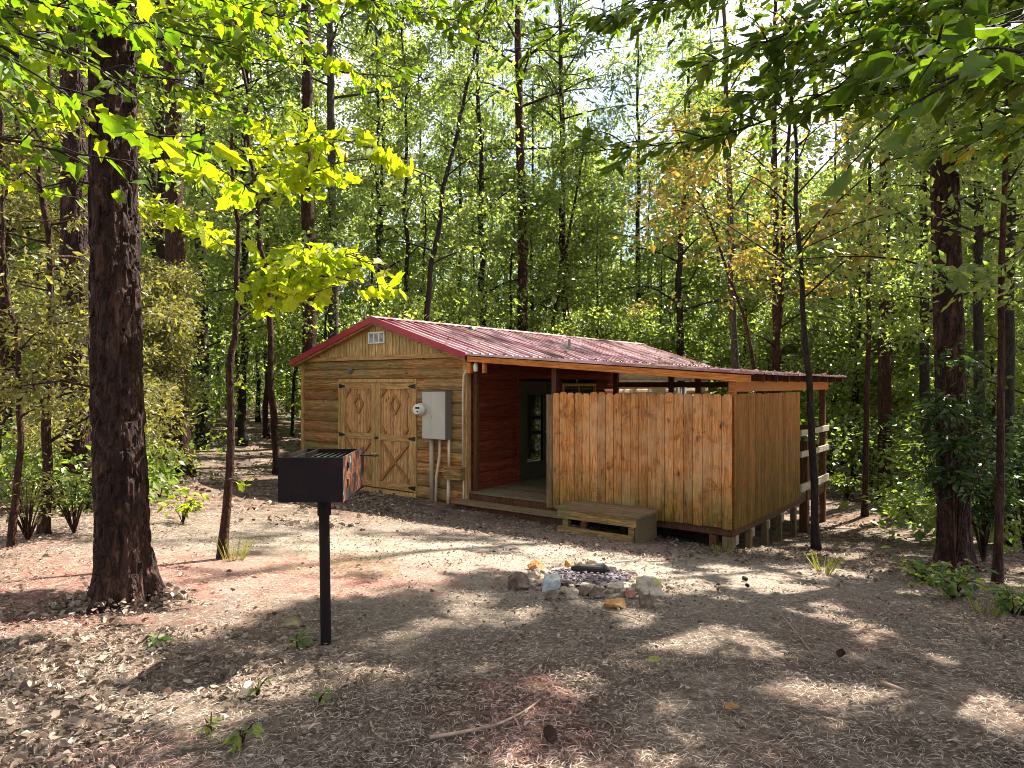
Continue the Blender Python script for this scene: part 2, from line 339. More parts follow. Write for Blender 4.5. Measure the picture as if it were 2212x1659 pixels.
    dv = t.n('ShaderNodeVectorMath', operation='DISTANCE', ins={0: t.n('ShaderNodeMapping', ins={'Vector': v, 'Scale': (.62, 1, 1)}).outputs[0], 1: (-.1, 7.2, .35)}).outputs['Value']
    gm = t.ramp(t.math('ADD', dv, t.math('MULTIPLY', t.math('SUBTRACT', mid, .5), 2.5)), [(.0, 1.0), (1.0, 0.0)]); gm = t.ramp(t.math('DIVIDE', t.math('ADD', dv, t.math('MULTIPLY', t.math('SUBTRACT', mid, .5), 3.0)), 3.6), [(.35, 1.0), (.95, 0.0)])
    c = t.mix(gm, c, t.mix(t.ramp(fine, [(.32, .25), (.5, 0.0)]), (.29, .245, .198), (.10, .075, .058)))  # pale gravel at the clearing centre, with strong sunlight put into its colour
    for (ex, ey, sx, sy, amt) in ((-2.0, 6.3, .45, .9, .75), (.0, 3.15, 1.9, 1.5, .65), (-3.3, 5.0, .75, 1.0, .75), (-4.4, 6.0, .6, 1.2, .6), (-1.2, 5.6, .9, 2.2, .55)):
        ed = t.n('ShaderNodeVectorMath', operation='LENGTH', ins={0: t.n('ShaderNodeVectorMath', operation='MULTIPLY', ins={0: t.n('ShaderNodeVectorMath', operation='SUBTRACT', ins={0: v, 1: (ex, ey, .6)}).outputs[0], 1: (sx, sy, 0)}).outputs[0]}).outputs['Value']
        em = t.ramp(t.math('ADD', ed, t.math('MULTIPLY', t.math('SUBTRACT', t.noise(v, 5, 5, .7), .5), 2.4)), [(.5, amt), (1.0, 0.0)])
        c = t.mix(em, c, t.mix(1.0, c, (1.12, .74, .71), 'MULTIPLY'))
    h = t.math('ADD', fine, t.math('ADD', st1, st2))
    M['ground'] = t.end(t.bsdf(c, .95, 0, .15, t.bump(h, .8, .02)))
mats()
# ================================================================== CABIN (local frame: x along the gable front, y away from the camera, z up; origin at the fence's front corner)
FX, FY, TH = 3.01, 9.43, R(-37.3)
ct, st_ = math.cos(TH), math.sin(TH)
def W(a, b, z=0): return np.array([FX+a*ct-b*st_, FY+a*st_+b*ct, z])
def AB(x, y): dx, dy = x-FX, y-FY; return dx*ct+dy*st_, -dx*st_+dy*ct
def gab(a, b): w = W(a, b); return G(w[0], w[1])
def house_thing(name, label, cat, group=None): return thing(name, label, cat, (FX, FY, 0), TH, group)
cabin = house_thing('cabin', 'low wooden cabin with a red metal roof and a lean-to porch in a forest clearing', 'cabin')
WL, WR = -9.55, -4.80                 # gable wall left and right
PK, RZ, EZ = -7.12, 3.50, 2.71        # ridge position, ridge and eave heights
LEN = 11.3

def course_x(mb, a0, a1, z0, z1, y, bulge=.042):      # one round-faced log-siding board on a front wall
    h = z1-z0
    pr = [(y, z0), (y-bulge*.55, z0+h*.10), (y-bulge, z0+h*.4), (y-bulge*.9, z0+h*.68), (y-bulge*.35, z1-.012), (y, z1)]
    mb.prism([(a0, p, q) for p, q in pr], (a1-a0, 0, 0))
def course_y(mb, b0, b1, z0, z1, x, bulge=.028):
    h = z1-z0
    pr = [(x, z0), (x+bulge*.55, z0+h*.10), (x+bulge, z0+h*.4), (x+bulge*.9, z0+h*.68), (x+bulge*.35, z1-.012), (x, z1)]
    mb.prism([(p, b0, q) for p, q in pr], (0, b1-b0, 0))

# front wall of log siding, with the double doors let in
DL, DR, DT = -8.30, -6.02, 2.30
mb = MB(); zs = np.r_[np.linspace(.06, DT, 11), 2.49, 2.68]
for z0, z1 in zip(zs[:-1], zs[1:]):
    if z0 > DT-.02:
        j = rng.uniform(-8.5, -6.2); course_x(mb, WL+.07, j, z0, z1, .02); course_x(mb, j+.004, WR-.07, z0, z1, .02)
    else:
        course_x(mb, WL+.07, DL-.002, z0, z1, .02); course_x(mb, DR+.002, WR-.07, z0, z1, .02)
mb.build('log_wall', M['log'], cabin)
# side wall under the porch (red) and beyond it (sunlight put into a paler colour)
EB0, EB1 = 1.62, 2.56                 # entry door
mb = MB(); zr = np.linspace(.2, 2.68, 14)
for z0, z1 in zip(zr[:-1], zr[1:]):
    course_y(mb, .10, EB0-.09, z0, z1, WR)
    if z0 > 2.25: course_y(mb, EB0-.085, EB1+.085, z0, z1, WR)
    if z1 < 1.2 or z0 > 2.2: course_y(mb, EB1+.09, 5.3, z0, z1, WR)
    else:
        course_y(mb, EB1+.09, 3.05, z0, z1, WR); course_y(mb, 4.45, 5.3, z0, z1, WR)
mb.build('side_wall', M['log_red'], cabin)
mb = MB()
for z0, z1 in zip(zr[:-1], zr[1:]):
    if 1.25 < (z0+z1)/2 < 2.25:
        course_y(mb, 5.304, 8.95, z0, z1, WR); course_y(mb, 9.5, LEN-.1, z0, z1, WR)
    else: course_y(mb, 5.304, LEN-.1, z0, z1, WR)
w = mb.build('side_wall', M['log_sunlit'], cabin); w['label'] = 'siding beyond the porch, coloured pale for the sun on it'
mb = MB()   # back and far side walls, floor slab
mb.box(WL, WL+.08, .1, LEN-.1, .06, 2.68); mb.box(WL+.1, WR-.1, LEN-.12, LEN-.04, .06, 2.68); mb.box(WL+.1, WR-.06, .12, LEN-.14, .02, .1)
mb.prism([(WL+.1, LEN-.1, 2.69), (WR-.1, LEN-.1, 2.69), (PK, LEN-.1, RZ-.06)], (0, .05, 0))
mb.build('back_wall', M['log'], cabin)
# corner boards
for x0, x1 in ((WR-.068, WR+.035), (WL-.02, WL+.066)): mb = MB(); mb.box(x0, x1, -.03, .08, .04, 2.66); mb.build('corner_board', M['trim_z'], cabin)
# gable of upright boards
mb = MB(); bw = .098; a = WL+.12
def roof_z(a): return (RZ-.045) - (RZ-EZ)*abs(a-PK)/(2.46 if a < PK else 2.40)
while a < WR-.1:
    b_ = min(a+bw-.012, WR-.1); z0, z1 = roof_z(a)-.03, roof_z(b_)-.03
    if min(z0, z1) > 2.77:
        y = -.012+rng.uniform(0, .004)
        top = [(b_, y, z1), (a, y, z0)] if not (a < PK < b_) else [(b_, y, z1), (PK, y, roof_z(PK)-.03), (a, y, z0)]
        mb.prism([(a, y, 2.765), (b_, y, 2.765)]+top, (0, .022, 0))
    a += bw
mb.build('gable_panel', M['gable'], cabin)
mb = MB(); mb.box(WL+.02, WR-.02, -.045, .03, 2.68, 2.762); mb.build('band_board', M['trim_x'], cabin)
# louvred gable vent
v = MB(); vx0, vx1, vz0, vz1 = -7.36, -6.89, 3.00, 3.23
v.box(vx0, vx1, -.05, -.016, vz0, vz0+.025); v.box(vx0, vx1, -.05, -.016, vz1-.025, vz1)
for q in (vx0, vx0+.148, vx0+.297, vx1-.025): v.box(q, q+.025, -.048, -.014, vz0+.0255, vz1-.0255)
gv = v.build('gable_vent', M['white'], cabin)
v = MB(); v.box(vx0+.02, vx1-.02, -.019, -.0155, vz0+.02, vz1-.02); v.build('opening', M['black_iron'], gv)  # black sheet standing in for the shade behind the louvres
v = MB()
for k in range(8):
    z = vz0+.035+k*.0225; v.prism([(vx0+.02, -.042, z), (vx0+.02, -.022, z+.014), (vx0+.02, -.021, z+.017), (vx0+.02, -.042, z+.004)], (vx1-vx0-.04, 0, 0))
v.build('louvre', M['white'], gv)

# corrugated roofs: ribs run down the slope
def sheet(mb, e0, e1, b0, b1, pitch=.228, rib=.032, thick=.006):
    e0, e1 = np.array(e0, float), np.array(e1, float); prof = []
    b = b0
    while b < b1:
        for db, dz in ((0, 0), (pitch*.72, 0), (pitch*.80, rib), (pitch*.92, rib)):
            if b+db < b1: prof.append((b+db, dz))
        b += pitch
    prof.append((b1, 0)); n = len(prof); V = []
    nseg = 8
    for k in range(nseg+1):
        p = e0+(e1-e0)*k/nseg
        for (q, dz) in prof: V.append((p[0], q, p[1]+dz+.004*math.sin(q*2.1+k)))
    for k in range(nseg+1):
        p = e0+(e1-e0)*k/nseg
        for (q, dz) in prof: V.append((p[0], q, p[1]+dz-thick+.004*math.sin(q*2.1+k)))
    F = []; off = (nseg+1)*n; flip = e1[0] < e0[0]
    for k in range(nseg):
        for i in range(n-1):
            f = (k*n+i, (k+1)*n+i, (k+1)*n+i+1, k*n+i+1); F.append(f[::-1] if flip else f)
            g = tuple(off+x for x in f); F.append(g if flip else g[::-1])
    for k, s in ((0, 1), (nseg, -1)):
        for i in range(n-1):
            f = (k*n+i, k*n+i+1, off+k*n+i+1, off+k*n+i); F.append(f)
    mb.add(V, F)
roof = MB(); sheet(roof, (PK, RZ), (WR+.10, EZ+.02), -.16, LEN+.12); sheet(roof, (PK-.004, RZ), (WL-.18, EZ-.01), -.16, LEN+.12)
roof_o = roof.build('roof', M['roof'], cabin)
mb = MB()
for s, xe, ze in ((1, PK+.16, RZ-.04), (-1, PK-.16, RZ-.04)):
    mb.prism([(PK, -.19, RZ+.04), (xe, -.19, ze+.032), (xe, -.19, ze+.026), (PK, -.19, RZ+.03)], (0, LEN+.33, 0))
mb.build('ridge_cap', M['roof'], roof_o)
# pipe boots through the roof
for (a, b, dark) in ((-6.75, 2.4, True), (-5.55, 4.55, False)):
    z = RZ-(RZ-EZ)*(a-PK)/2.42; p = MB(); p.lathe([(.11, -.03), (.10, .03), (.055, .09), (.045, .10)], (a, b, z), sides=14)
    if not dark: p.lathe([(.032, .08), (.032, .27), (.026, .27), (.026, .1)], (a, b, z), sides=12)
    p.build('roof_pipe', M['black_iron'] if dark else M['grey_dark'], roof_o)
# rake trim, soffit board and eave trim
mb = MB()
for s, xe, ze in ((1, WR+.12, EZ+.012), (-1, WL-.2, EZ-.02)):
    mb.prism([(PK, -.186, RZ+.028), (PK, -.186, RZ-.10), (xe, -.186, ze-.09), (xe, -.186, ze+.03)], (0, .025, 0))
mb.build('rake_trim', M['roof_trim'], cabin)
mb = MB()
for s, xe, ze in ((1, WR+.1, EZ-.01), (-1, WL-.14, EZ-.03)):
    mb.prism([(PK, -.155, RZ-.045), (PK, -.155, RZ-.135), (xe, -.155, ze-.11), (xe, -.155, ze-.02)], (0, .13, 0))
mb.build('soffit', M['log'], cabin)

# ---- double doors
mb = MB(); mb.box(DL, DL+.075, -.035, .03, .14, DT); mb.box(DR-.075, DR, -.035, .03, .14, DT); mb.box(DL+.0755, DR-.0755, -.04, .03, DT-.07, DT); mb.box(DL, DR, -.055, .03, .06, .135)
mb.build('door_frame', M['trim_z'], cabin)
mid = (DL+DR)/2
for s, (x0, x1) in ((-1, (DL+.08, mid-.004)), (1, (mid+.004, DR-.08))):
    d = MB(); n = 11; w_ = (x1-x0)/n; z0, z1 = .16, DT-.075
    for k in range(n): d.box(x0+k*w_+.005, x0+(k+1)*w_-.005, .003, .022, z0, z1)
    leaf = d.build('shed_door', M['door_wood'], cabin)
    t = MB(); y0, y1, fw = -.022, .0025, .13; zm = 1.16
    for q0, q1 in ((x0, x0+fw), (x1-fw, x1)): t = MB(); t.box(q0, q1, y0, y1, z0, z1); t.build('stile', M['trim_z'], leaf)
    xa, xb = x0+fw+.001, x1-fw-.001
    for q0, q1 in ((z0, z0+.13), (zm-.06, zm+.06), (z1-.12, z1)): t = MB(); t.box(xa, xb, y0+.001, y1, q0, q1); t.build('rail', M['trim_x'], leaf)
    t = MB(); zb0, zb1 = z0+.135, zm-.065
    t.bar((xa, (y0+y1)/2, zb0+.02), (xb, (y0+y1)/2, zb1-.02), .032, .055, (0, 0, 1)); t.build('brace', M['brace'], leaf); t = MB(); t.bar((xa, (y0+y1)/2-.0025, zb1-.02), (xb, (y0+y1)/2-.0025, zb0+.02), .032, .055, (0, 0, 1))
    t.build('brace', M['brace'], leaf); t = MB()
    for cx, cz, dx, dz in ((xa, zm+.065, 1, 1), (xb, zm+.065, -1, 1), (xa, z1-.125, 1, -1), (xb, z1-.125, -1, -1)):
        t = MB(); t.bar((cx, -.009, cz+dz*.15), (cx+dx*.15, -.009, cz), .034, .05); t.build('corner_brace', M['brace'], leaf)
    t = MB()
    c, zc, r = (x0+x1)/2, 1.80, .135
    pts = [(c-r, zc), (c, zc+r*1.35), (c+r, zc), (c, zc-r*1.35)]
    for k in range(4):
        p, q = pts[k], pts[(k+1) % 4]; t.bar((p[0], -.009-.001*k, p[1]), (q[0], -.009-.001*k, q[1]), .03, .045)
    t.build('diamond_trim', M['brace'], leaf)
    hx = x0 if s < 0 else x1
    for z in (z1-.07, zm, z0+.07):
        h = MB(); h.prism([(hx-s*-.06, -.026, z-.045), (hx-s*.02, -.026, z-.035), (hx-s*.13, -.026, z-.012), (hx-s*.13, -.026, z+.012), (hx-s*.02, -.026, z+.035), (hx-s*-.06, -.026, z+.045)], (0, -.012, 0)); h.build('hinge', M['black_iron'], leaf)
h = MB(); h.box(mid-.012, mid+.06, -.05, -.023, 1.12, 1.16); h.lathe([(.0, -.02), (.02, -.02), (.02, .0), (.0, .0)], (mid+.03, -.055, 1.14), 'y', 12); h.build('latch', M['black_iron'], cabin)
mb = MB(); mb.box(-7.98, -7.86, -.05, -.012, 2.42, 2.52); mb.box(-7.95, -7.89, -.085, -.0505, 2.43, 2.49); mb.build('wall_light', M['grey_dark'], cabin)
mb = MB(); mb.box(-7.0, WR-.1, -.02, .0, .0, .058); mb.box(WL, -7.2, -.02, 0, .0, .055); mb.build('skid', M['post'], cabin)

# ---- entry door on the side wall
mb = MB(); X = WR
mb.box(X-.02, X+.045, EB0-.085, EB0, .28, 2.25); mb.box(X-.02, X+.045, EB1, EB1+.085, .28, 2.25); mb.box(X-.02, X+.045, EB0+.0005, EB1-.0005, 2.17, 2.25)
mb.build('door_casing', M['dark_door'], cabin)
mb = MB(); mb.box(X-.03, X+.012, EB0+.003, EB0+.17, .30, 2.165); mb.box(X-.03, X+.012, EB1-.17, EB1-.003, .30, 2.165); mb.box(X-.03, X+.012, EB0+.1705, EB1-.1705, .30, .62); mb.box(X-.03, X+.012, EB0+.1705, EB1-.1705, 2.0, 2.165)
for q0, q1, r0, r1 in ((EB0+.15, EB0+.185, .60, 2.02), (EB1-.185, EB1-.15, .60, 2.02), (EB0+.186, EB1-.186, .60, .635), (EB0+.186, EB1-.186, 1.985, 2.02)): mb.box(X+.0125, X+.026, q0, q1, r0, r1)
ed = mb.build('entry_door', M['dark_door'], cabin)
mb = MB(); mb.box(X-.02, X-.012, EB0+.17, EB1-.17, .62, 2.0); mb.build('glass', M['glass'], ed)
mb = MB(); mb.lathe([(0, .0), (.028, .0), (.03, .02), (.012, .03), (.012, .05), (.03, .06), (.03, .085), (0, .09)], (0, 0, 0), 'z', 14)
hv = np.concatenate(mb.v); mb.v = [np.c_[hv[:, 2]+X+.012, hv[:, 0]+EB1-.08, hv[:, 1]+1.22]]
mb.build('handle', M['grey_paint'], ed)
mb = MB(); mb.box(X-.03, X+.05, EB0-.16, EB0-.09, .28, 2.62); mb.build('corner_board', M['log_red'], cabin)
# ---- windows on the side wall
for (b0, b1, z0, z1, m) in ((3.06, 4.44, 1.22, 2.21, 'trim_z'), (8.96, 9.49, 1.27, 2.22, 'white')):
    f = MB(); w_ = .06
    f.box(X-.01, X+.05, b0, b0+w_, z0, z1); f.box(X-.01, X+.05, b1-w_, b1, z0, z1); f.box(X-.01, X+.05, b0+w_+.0005, b1-w_-.0005, z0, z0+w_); f.box(X-.01, X+.05, b0+w_+.0005, b1-w_-.0005, z1-w_, z1)
    f.box(X-.005, X+.03, (b0+b1)/2-.02, (b0+b1)/2+.02, z0+w_+.0005, z1-w_-.0005)
    wn = f.build('window', M[m], cabin); p = MB(); p.box(X-.006, X+.002, b0+w_*.5, b1-w_*.5, z0+w_*.5, z1-w_*.5); p.build('pane', M['glass'], wn)

# ---- porch: roof, rafters, posts, deck, rails
PA0, PA1, PZ0, PZ1, PB0, PB1 = WR+.06, .33, 2.715, 2.335, -.17, 5.35
pr = MB(); sheet(pr, (PA0, PZ0), (PA1, PZ1), PB0, PB1, .152, .022); po = pr.build('porch_roof', M['roof'], cabin)
def pz(a): return PZ0+(PZ1-PZ0)*(a-PA0)/(PA1-PA0)
mb = MB(); mb.prism([(PA0+.02, -.172, pz(PA0+.02)+.028), (PA0+.02, -.172, pz(PA0)-.008), (PA1, -.172, PZ1-.008), (PA1, -.172, PZ1+.028)], (0, -.006, 0)); mb.build('edge_trim', M['roof'], po)
mb = MB()
mb.prism([(PA0+.1, -.165, pz(PA0+.1)-.022), (PA0+.1, -.165, pz(PA0+.1)-.115), (PA1-.05, -.165, PZ1-.115), (PA1-.05, -.165, PZ1-.022)], (0, .035, 0))
mb.build('rake_board', M['orange_x'], po)
mb = MB()
for b in np.arange(.5, 5.4, .6): mb.prism([(PA0+.04, b, pz(PA0)-.018), (PA0+.04, b, pz(PA0)-.11), (PA1-.08, b, pz(PA1-.08)-.11), (PA1-.08, b, pz(PA1-.08)-.018)], (0, .038, 0))
mb.build('rafter', M['post'], po)
mb = MB(); mb.box(-.07, .02, .0, 5.2, pz(0)-.265, pz(0)-.115); mb.build('beam', M['orange_x'], po)
mb = MB(); mb.box(-3.02, .02, -.055, -.012, pz(-1.5)-.34, pz(0)-.225)
mb.build('header', M['post'], po); mb = MB()
for b in (5.05,): mb.box(PA0+.1, -.08, b, b+.04, pz(-.1)-.24, pz(-.1)-.125)
mb.build('header', M['post'], po)
def post(a, b, z0, z1, w_, mat='post'):
    p = MB(); p.box(a-w_/2, a+w_/2, b-w_/2, b+w_/2, z0, z1); return p.build('post', M[mat], cabin)
FLZ = .30
post(-3.00, .14, gab(-3, .14)-.05, pz(-3)-.12, .09); post(-.06, .10, FLZ, pz(0)-.27, .10, 'orange_x')
post(WR+.11, .14, FLZ, pz(WR)-.14, .075)
for a, b in ((-3.17, 5.0), (-2.55, 5.0), (-4.55, 5.0), (-1.2, 5.0)): post(a, b, FLZ, pz(a)-.11, .10)
post(-.04, 5.0, gab(0, 5)-.1, pz(0)-.27, .10); post(-.045, 3.72, gab(0, 3.72)-.1, 1.18, .14)
# small lamp and brackets under the eave
mb = MB(); mb.lathe([(0, -.16), (.035, -.16), (.045, -.08), (.03, -.02), (0, 0)], (WR+.28, -.08, pz(WR+.28)-.12), sides=14); mb.build('porch_lamp', M['white'], cabin)
for x0, x1 in ((WR+.10, WR+.19), (WR+.46, WR+.51)): mb = MB(); mb.box(x0, x1, -.12, -.05, pz(WR)-.33, pz(WR)-.145); mb.build('bracket', M['orange_x'], cabin)
# deck
mb = MB(); b = .0
while b < 5.02: mb.box(WR+.045, .0, b+.003, b+.135, FLZ-.035, FLZ-rng.uniform(0, .003)); b += .14
mb.build('deck_floor', M['deck'], cabin)
mb = MB(); mb.box(WR+.05, .0, .02, .06, FLZ-.18, FLZ-.037); mb.box(-.045, -.003, .062, 5.05, FLZ-.18, FLZ-.037); mb.box(WR+.05, -.05, 5.01, 5.05, FLZ-.2, FLZ-.037)
for a in np.arange(-4.3, -.2, .55): mb.box(a, a+.04, .065, 5.0, FLZ-.17, FLZ-.037)
mb.build('joist', M['post'], cabin)
for b in (.68, 1.43, 2.13, 2.95): post(-.025, b, gab(0, b)-.1, FLZ-.19, .085, 'post_pale')
for b in (.35, 1.05, 1.78, 2.55, 3.3): q = MB(); q.box(-.14, -.1, b-.12, b+.14, -.07-b*.01, .06); q.build('brace_block', M['rail'], cabin)
post(-.08, .045, gab(0, 0)-.1, FLZ-.19, .14, 'post_pale'); post(-.30, .06, gab(-.3, 0)-.1, FLZ-.19, .10)
for a in (-1.7, -3.2): post(a, .1, gab(a, .1)-.1, FLZ-.19, .10)
for a, b in ((-1.6, 2.4), (-3.2, 2.4), (-1.6, 4.7), (-3.2, 4.7)): post(a, b, gab(a, b)-.1, FLZ-.19, .10)
# rails on the open right side and the back
for z, h in ((1.35, .10), (.98, .10), (.40, .13)): mb = MB(); mb.box(.012, .05, 3.18, 5.12, z-h/2, z+h/2); mb.build('railing', M['rail'], cabin)
for z, h in ((1.35, .09), (.98, .09)): mb = MB(); mb.box(-4.5, -.1, 5.06, 5.095, z-h/2, z+h/2); mb.build('railing', M['post'], cabin)

# ================================================================== PRIVACY FENCE on the porch edge
fence = house_thing('privacy_fence', 'tall privacy fence of upright orange boards around the porch corner', 'fence')
def picket_x(mb, x0, x1, z0, z1, y, c=.03, th=.018): mb.prism([(x0, y, z0), (x1, y, z0), (x1, y, z1-c), (x1-c*.9, y, z1), (x0+c*.9, y, z1), (x0, y, z1-c)], (0, th, 0))
mb = MB(); n = 21; w_ = 2.93/n
for k in range(n):
    x0 = -2.94+k*w_; picket_x(mb, x0+.002, x0+w_-rng.uniform(.004, .011), .225+rng.uniform(-.01, .01), 2.065+rng.uniform(-.014, .012), -.037+rng.uniform(0, .008))
pf = mb.build('front_pickets', M['fence'], fence)
mb = MB(); n = 23; w_ = 3.17/n
for k in range(n):
    y0 = .004+k*w_; z0, z1, x = .225+rng.uniform(-.005, .005), 2.06+rng.uniform(-.006, .006), .004+rng.uniform(0, .004)
    c = .008; mb.prism([(x, y0+.001, z0), (x, y0+w_-.003, z0), (x, y0+w_-.003, z1-c), (x, y0+w_-.004-c, z1), (x, y0+c, z1), (x, y0+.001, z1-c)], (.018, 0, 0))
sf = mb.build('side_pickets', M['fence_green'], fence); sf['label'] = 'side run of boards darkened green by algae'
mb = MB(); mb.box(-3.055, -2.955, -.035, .09, .2, 2.03); e = mb.build('end_post', M['post_pale'], fence); e['label'] = 'pale bare end post'
for z in (.45, 1.2, 1.9):
    mb = MB(); mb.box(-2.94, -.12, -.013, .02, z-.045, z+.045); mb.build('rail', M['post'], fence); mb = MB(); mb.box(-.035, .0, .16, 3.15, z-.045, z+.045); mb.build('rail', M['post'], fence)

# ================================================================== STEP BOX and low entry step
st = house_thing('wooden_step', 'grey weathered plank step box standing against the fence boards', 'step')
a0, a1, b0, b1, zt = -2.36, -1.08, -.76, -.06, .395
gl, gr_ = gab(a0, b0), gab(a1, b0)
mb = MB()
for k in range(5): y = b0-.02+k*.142; mb.box(a0-.04, a1+.05, y, y+.136, zt-.036, zt-rng.uniform(0, .003))
mb.build('tread', M['deck_red'], st)
mb = MB(); mb.box(a0, a1, b0, b0+.038, zt-.165, zt-.04); mb.box(a0, a1, b1-.04, b1, zt-.165, zt-.04); mb.build('apron', M['log'], st)
mb = MB(); mb.box(a0+.02, a1-.05, b0-.03, b0+.012, min(gl, gr_)-.06, gl+.075); mb.build('kick_board', M['log'], st)
mb = MB(); mb.box(a1-.04, a1-.005, b0+.045, b1-.045, gab(a1, b0)-.05, zt-.04); mb.build('end_board', M['deck'], st)
for a in (a0+.06, a1-.14):
    for b in (b0+.045, b1-.13): p = MB(); p.box(a, a+.09, b, b+.085, gab(a, b)-.08, zt-.04); p.build('leg', M['log'], st)
es = house_thing('entry_step', 'long low plank step on the ground in front of the porch opening', 'step')
mb = MB()
for k in range(2): mb.box(WR-.05, -2.55, -.36+k*.15, -.217+k*.15, .125, .165)
mb.build('tread', M['deck_red'], es)
mb = MB(); mb.box(WR-.03, -2.57, -.28, -.24, -.06, .123); mb.build('riser', M['post'], es)

# ================================================================== ELECTRIC SERVICE
ep = house_thing('electric_panel', 'grey metal service panel with a round meter mounted on the log wall', 'electric panel')
px0, px1, pz0, pz1 = -5.69, -5.12, 1.20, 2.06
mb = MB(); mb.box(px0, px1, -.20, -.035, pz0, pz1); mb.box(px0-.012, px1+.012, -.212, -.03, pz1+.0005, pz1+.02)
mb.build('cabinet', M['grey_dark'], ep)
mb = MB(); mb.box(px0+.004, px0+.222, -.214, -.2005, pz0+.01, pz1-.006); mb.box(px0+.228, px1-.004, -.216, -.2005, pz0+.01, pz1-.006); mb.box(px0+.215, px0+.245, -.225, -.2165, 1.57, 1.63)
mb.build('door', M['grey_paint'], ep)
mt = MB(); mt.lathe([(.0, -.02), (.115, -.02), (.115, .03), (.10, .035), (0, .035)], (px0+.0, -.235, 1.74), 'y', 28); mto = mt.build('meter', M['grey_paint'], ep)
mt = MB(); mt.lathe([(.098, .03), (.096, .11), (.085, .135), (0, .14)], (px0+.0, -.235, 1.74), 'y', 28); mt.build('glass_cover', M['white'], mto, smooth=False)
mt = MB(); mt.box(px0-.01, px0+.09, -.379, -.372, 1.75, 1.785); mt.box(px0+.02, px0+.06, -.379, -.372, 1.69, 1.715); mt.build('dial', M['black_iron'], mto)
def pipe(pts, r, name, mat):
    p = MB(); p.tube(pts, r, 12); return p.build(name, M[mat], ep, smooth=True)
pipe([(px0+.13, -.10, pz0), (px0+.13, -.10, .75), (px0+.135, -.10, -.02)], .042, 'conduit', 'pvc')
pipe([(px0+.33, -.09, pz0), (px0+.32, -.09, .9), (px0+.24, -.09, .5), (px0+.22, -.09, -.02)], .025, 'conduit', 'pvc_white')
pipe([(px0+.55, -.09, pz0), (px0+.55, -.09, .70)], .025, 'conduit', 'pvc_white')
mb = MB(); mb.box(px0+.50, WR-.0, -.16, -.04, .50, .70); mb.box(px0+.49, WR+.01, -.175, -.035, .7005, .725); mb.build('junction_box', M['log'], ep)
pipe([(px0+.54, -.09, .50), (px0+.53, -.09, -.02)], .03, 'conduit', 'pvc_white')
pipe([(WR-.02, -.075, .725), (WR-.02, -.075, 2.1), (WR+.0, -.075, 2.35), (WR+.10, -.075, 2.5)], .018, 'conduit', 'pvc_white')
pipe([(WR-.02, -.06, .49), (WR-.02, -.06, .02)], .014, 'conduit', 'pvc_white')

# ================================================================== PARK GRILL
g0 = np.array([-1.125, 4.16, G(-1.125, 4.16)])
gr = thing('park_grill', 'black box barbecue grill on a single iron post', 'grill', g0)
bx0, bx1, by0, by1, bz0, bz1 = -.19, .175, -.26, .29, CZ-.665-g0[2], CZ-.412-g0[2]
mb = MB(); tk = .006
mb.box(bx0, bx1, by0, by0+tk, bz0, bz1); mb.box(bx0, bx1, by1-tk, by1, bz0, bz1-.004); mb.box(bx0, bx0+tk, by0+tk+.0005, by1-tk-.0005, bz0, bz1); mb.box(bx0+tk+.0005, bx1-tk-.0005, by0+tk+.0005, by1-tk-.0005, bz0, bz0+tk)
fb = mb.build('firebox', M['grill'], gr)
mb = MB(); mb.prism([(bx1-tk, by0+tk+.0005, bz0), (bx1-tk, by1-tk-.0005, bz0+.02), (bx1-tk, by1-tk-.0005, bz1+.012), (bx1-tk, by0+tk+.0005, bz1)], (tk, 0, 0))
for k in range(2): mb.box(bx1+.0005, bx1+.010, by0+.10, by0+.13, bz0+.085+k*.095, bz0+.12+k*.095)
s_ = mb.build('side_plate', M['grill_rust'], gr); s_['label'] = 'rusty right side plate with flaking paint'
mb = MB(); n = 9
for k in range(n): x = bx0+.03+k*(bx1-bx0-.06)/(n-1); mb.tube([(x, by0+.02, bz1-.03), (x, by1-.02, bz1-.03)], .005, 6)
mb.tube([(bx0+.02, by0+.07, bz1-.022), (bx1-.012, by0+.07, bz1-.022)], .007, 6); mb.box(bx0+.075, bx0+.085, by0+.01, by1-.01, bz1-.03, bz1-.002)
mb.build('cooking_grate', M['black_iron'], gr)
mb = MB(); mb.tube([(bx1-.02, by1-.10, bz1-.035), (bx1+.06, by1-.10, bz1-.035), (bx1+.075, by1-.10, bz1-.032)], .006, 8); hd = mb.build('handle', M['black_iron'], gr)
mb = MB(); yy = by1-.10; zz = bz1-.032
P = [(bx1+.065+.0011*k, yy+.009*math.cos(k*.8), zz+.009*math.sin(k*.8)) for k in range(50)]; mb.tube(P, .0032, 6); mb.build('coil_grip', M['cone'], hd, smooth=True)
mb = MB(); mb.tube([(.0, .0, bz0), (.0, .0, bz0-.12)], .040, 20); mb.tube([(.0, 0, bz0-.12), (.012, 0, -.15)], .031, 20); mb.build('post', M['grill'], gr, smooth=False)

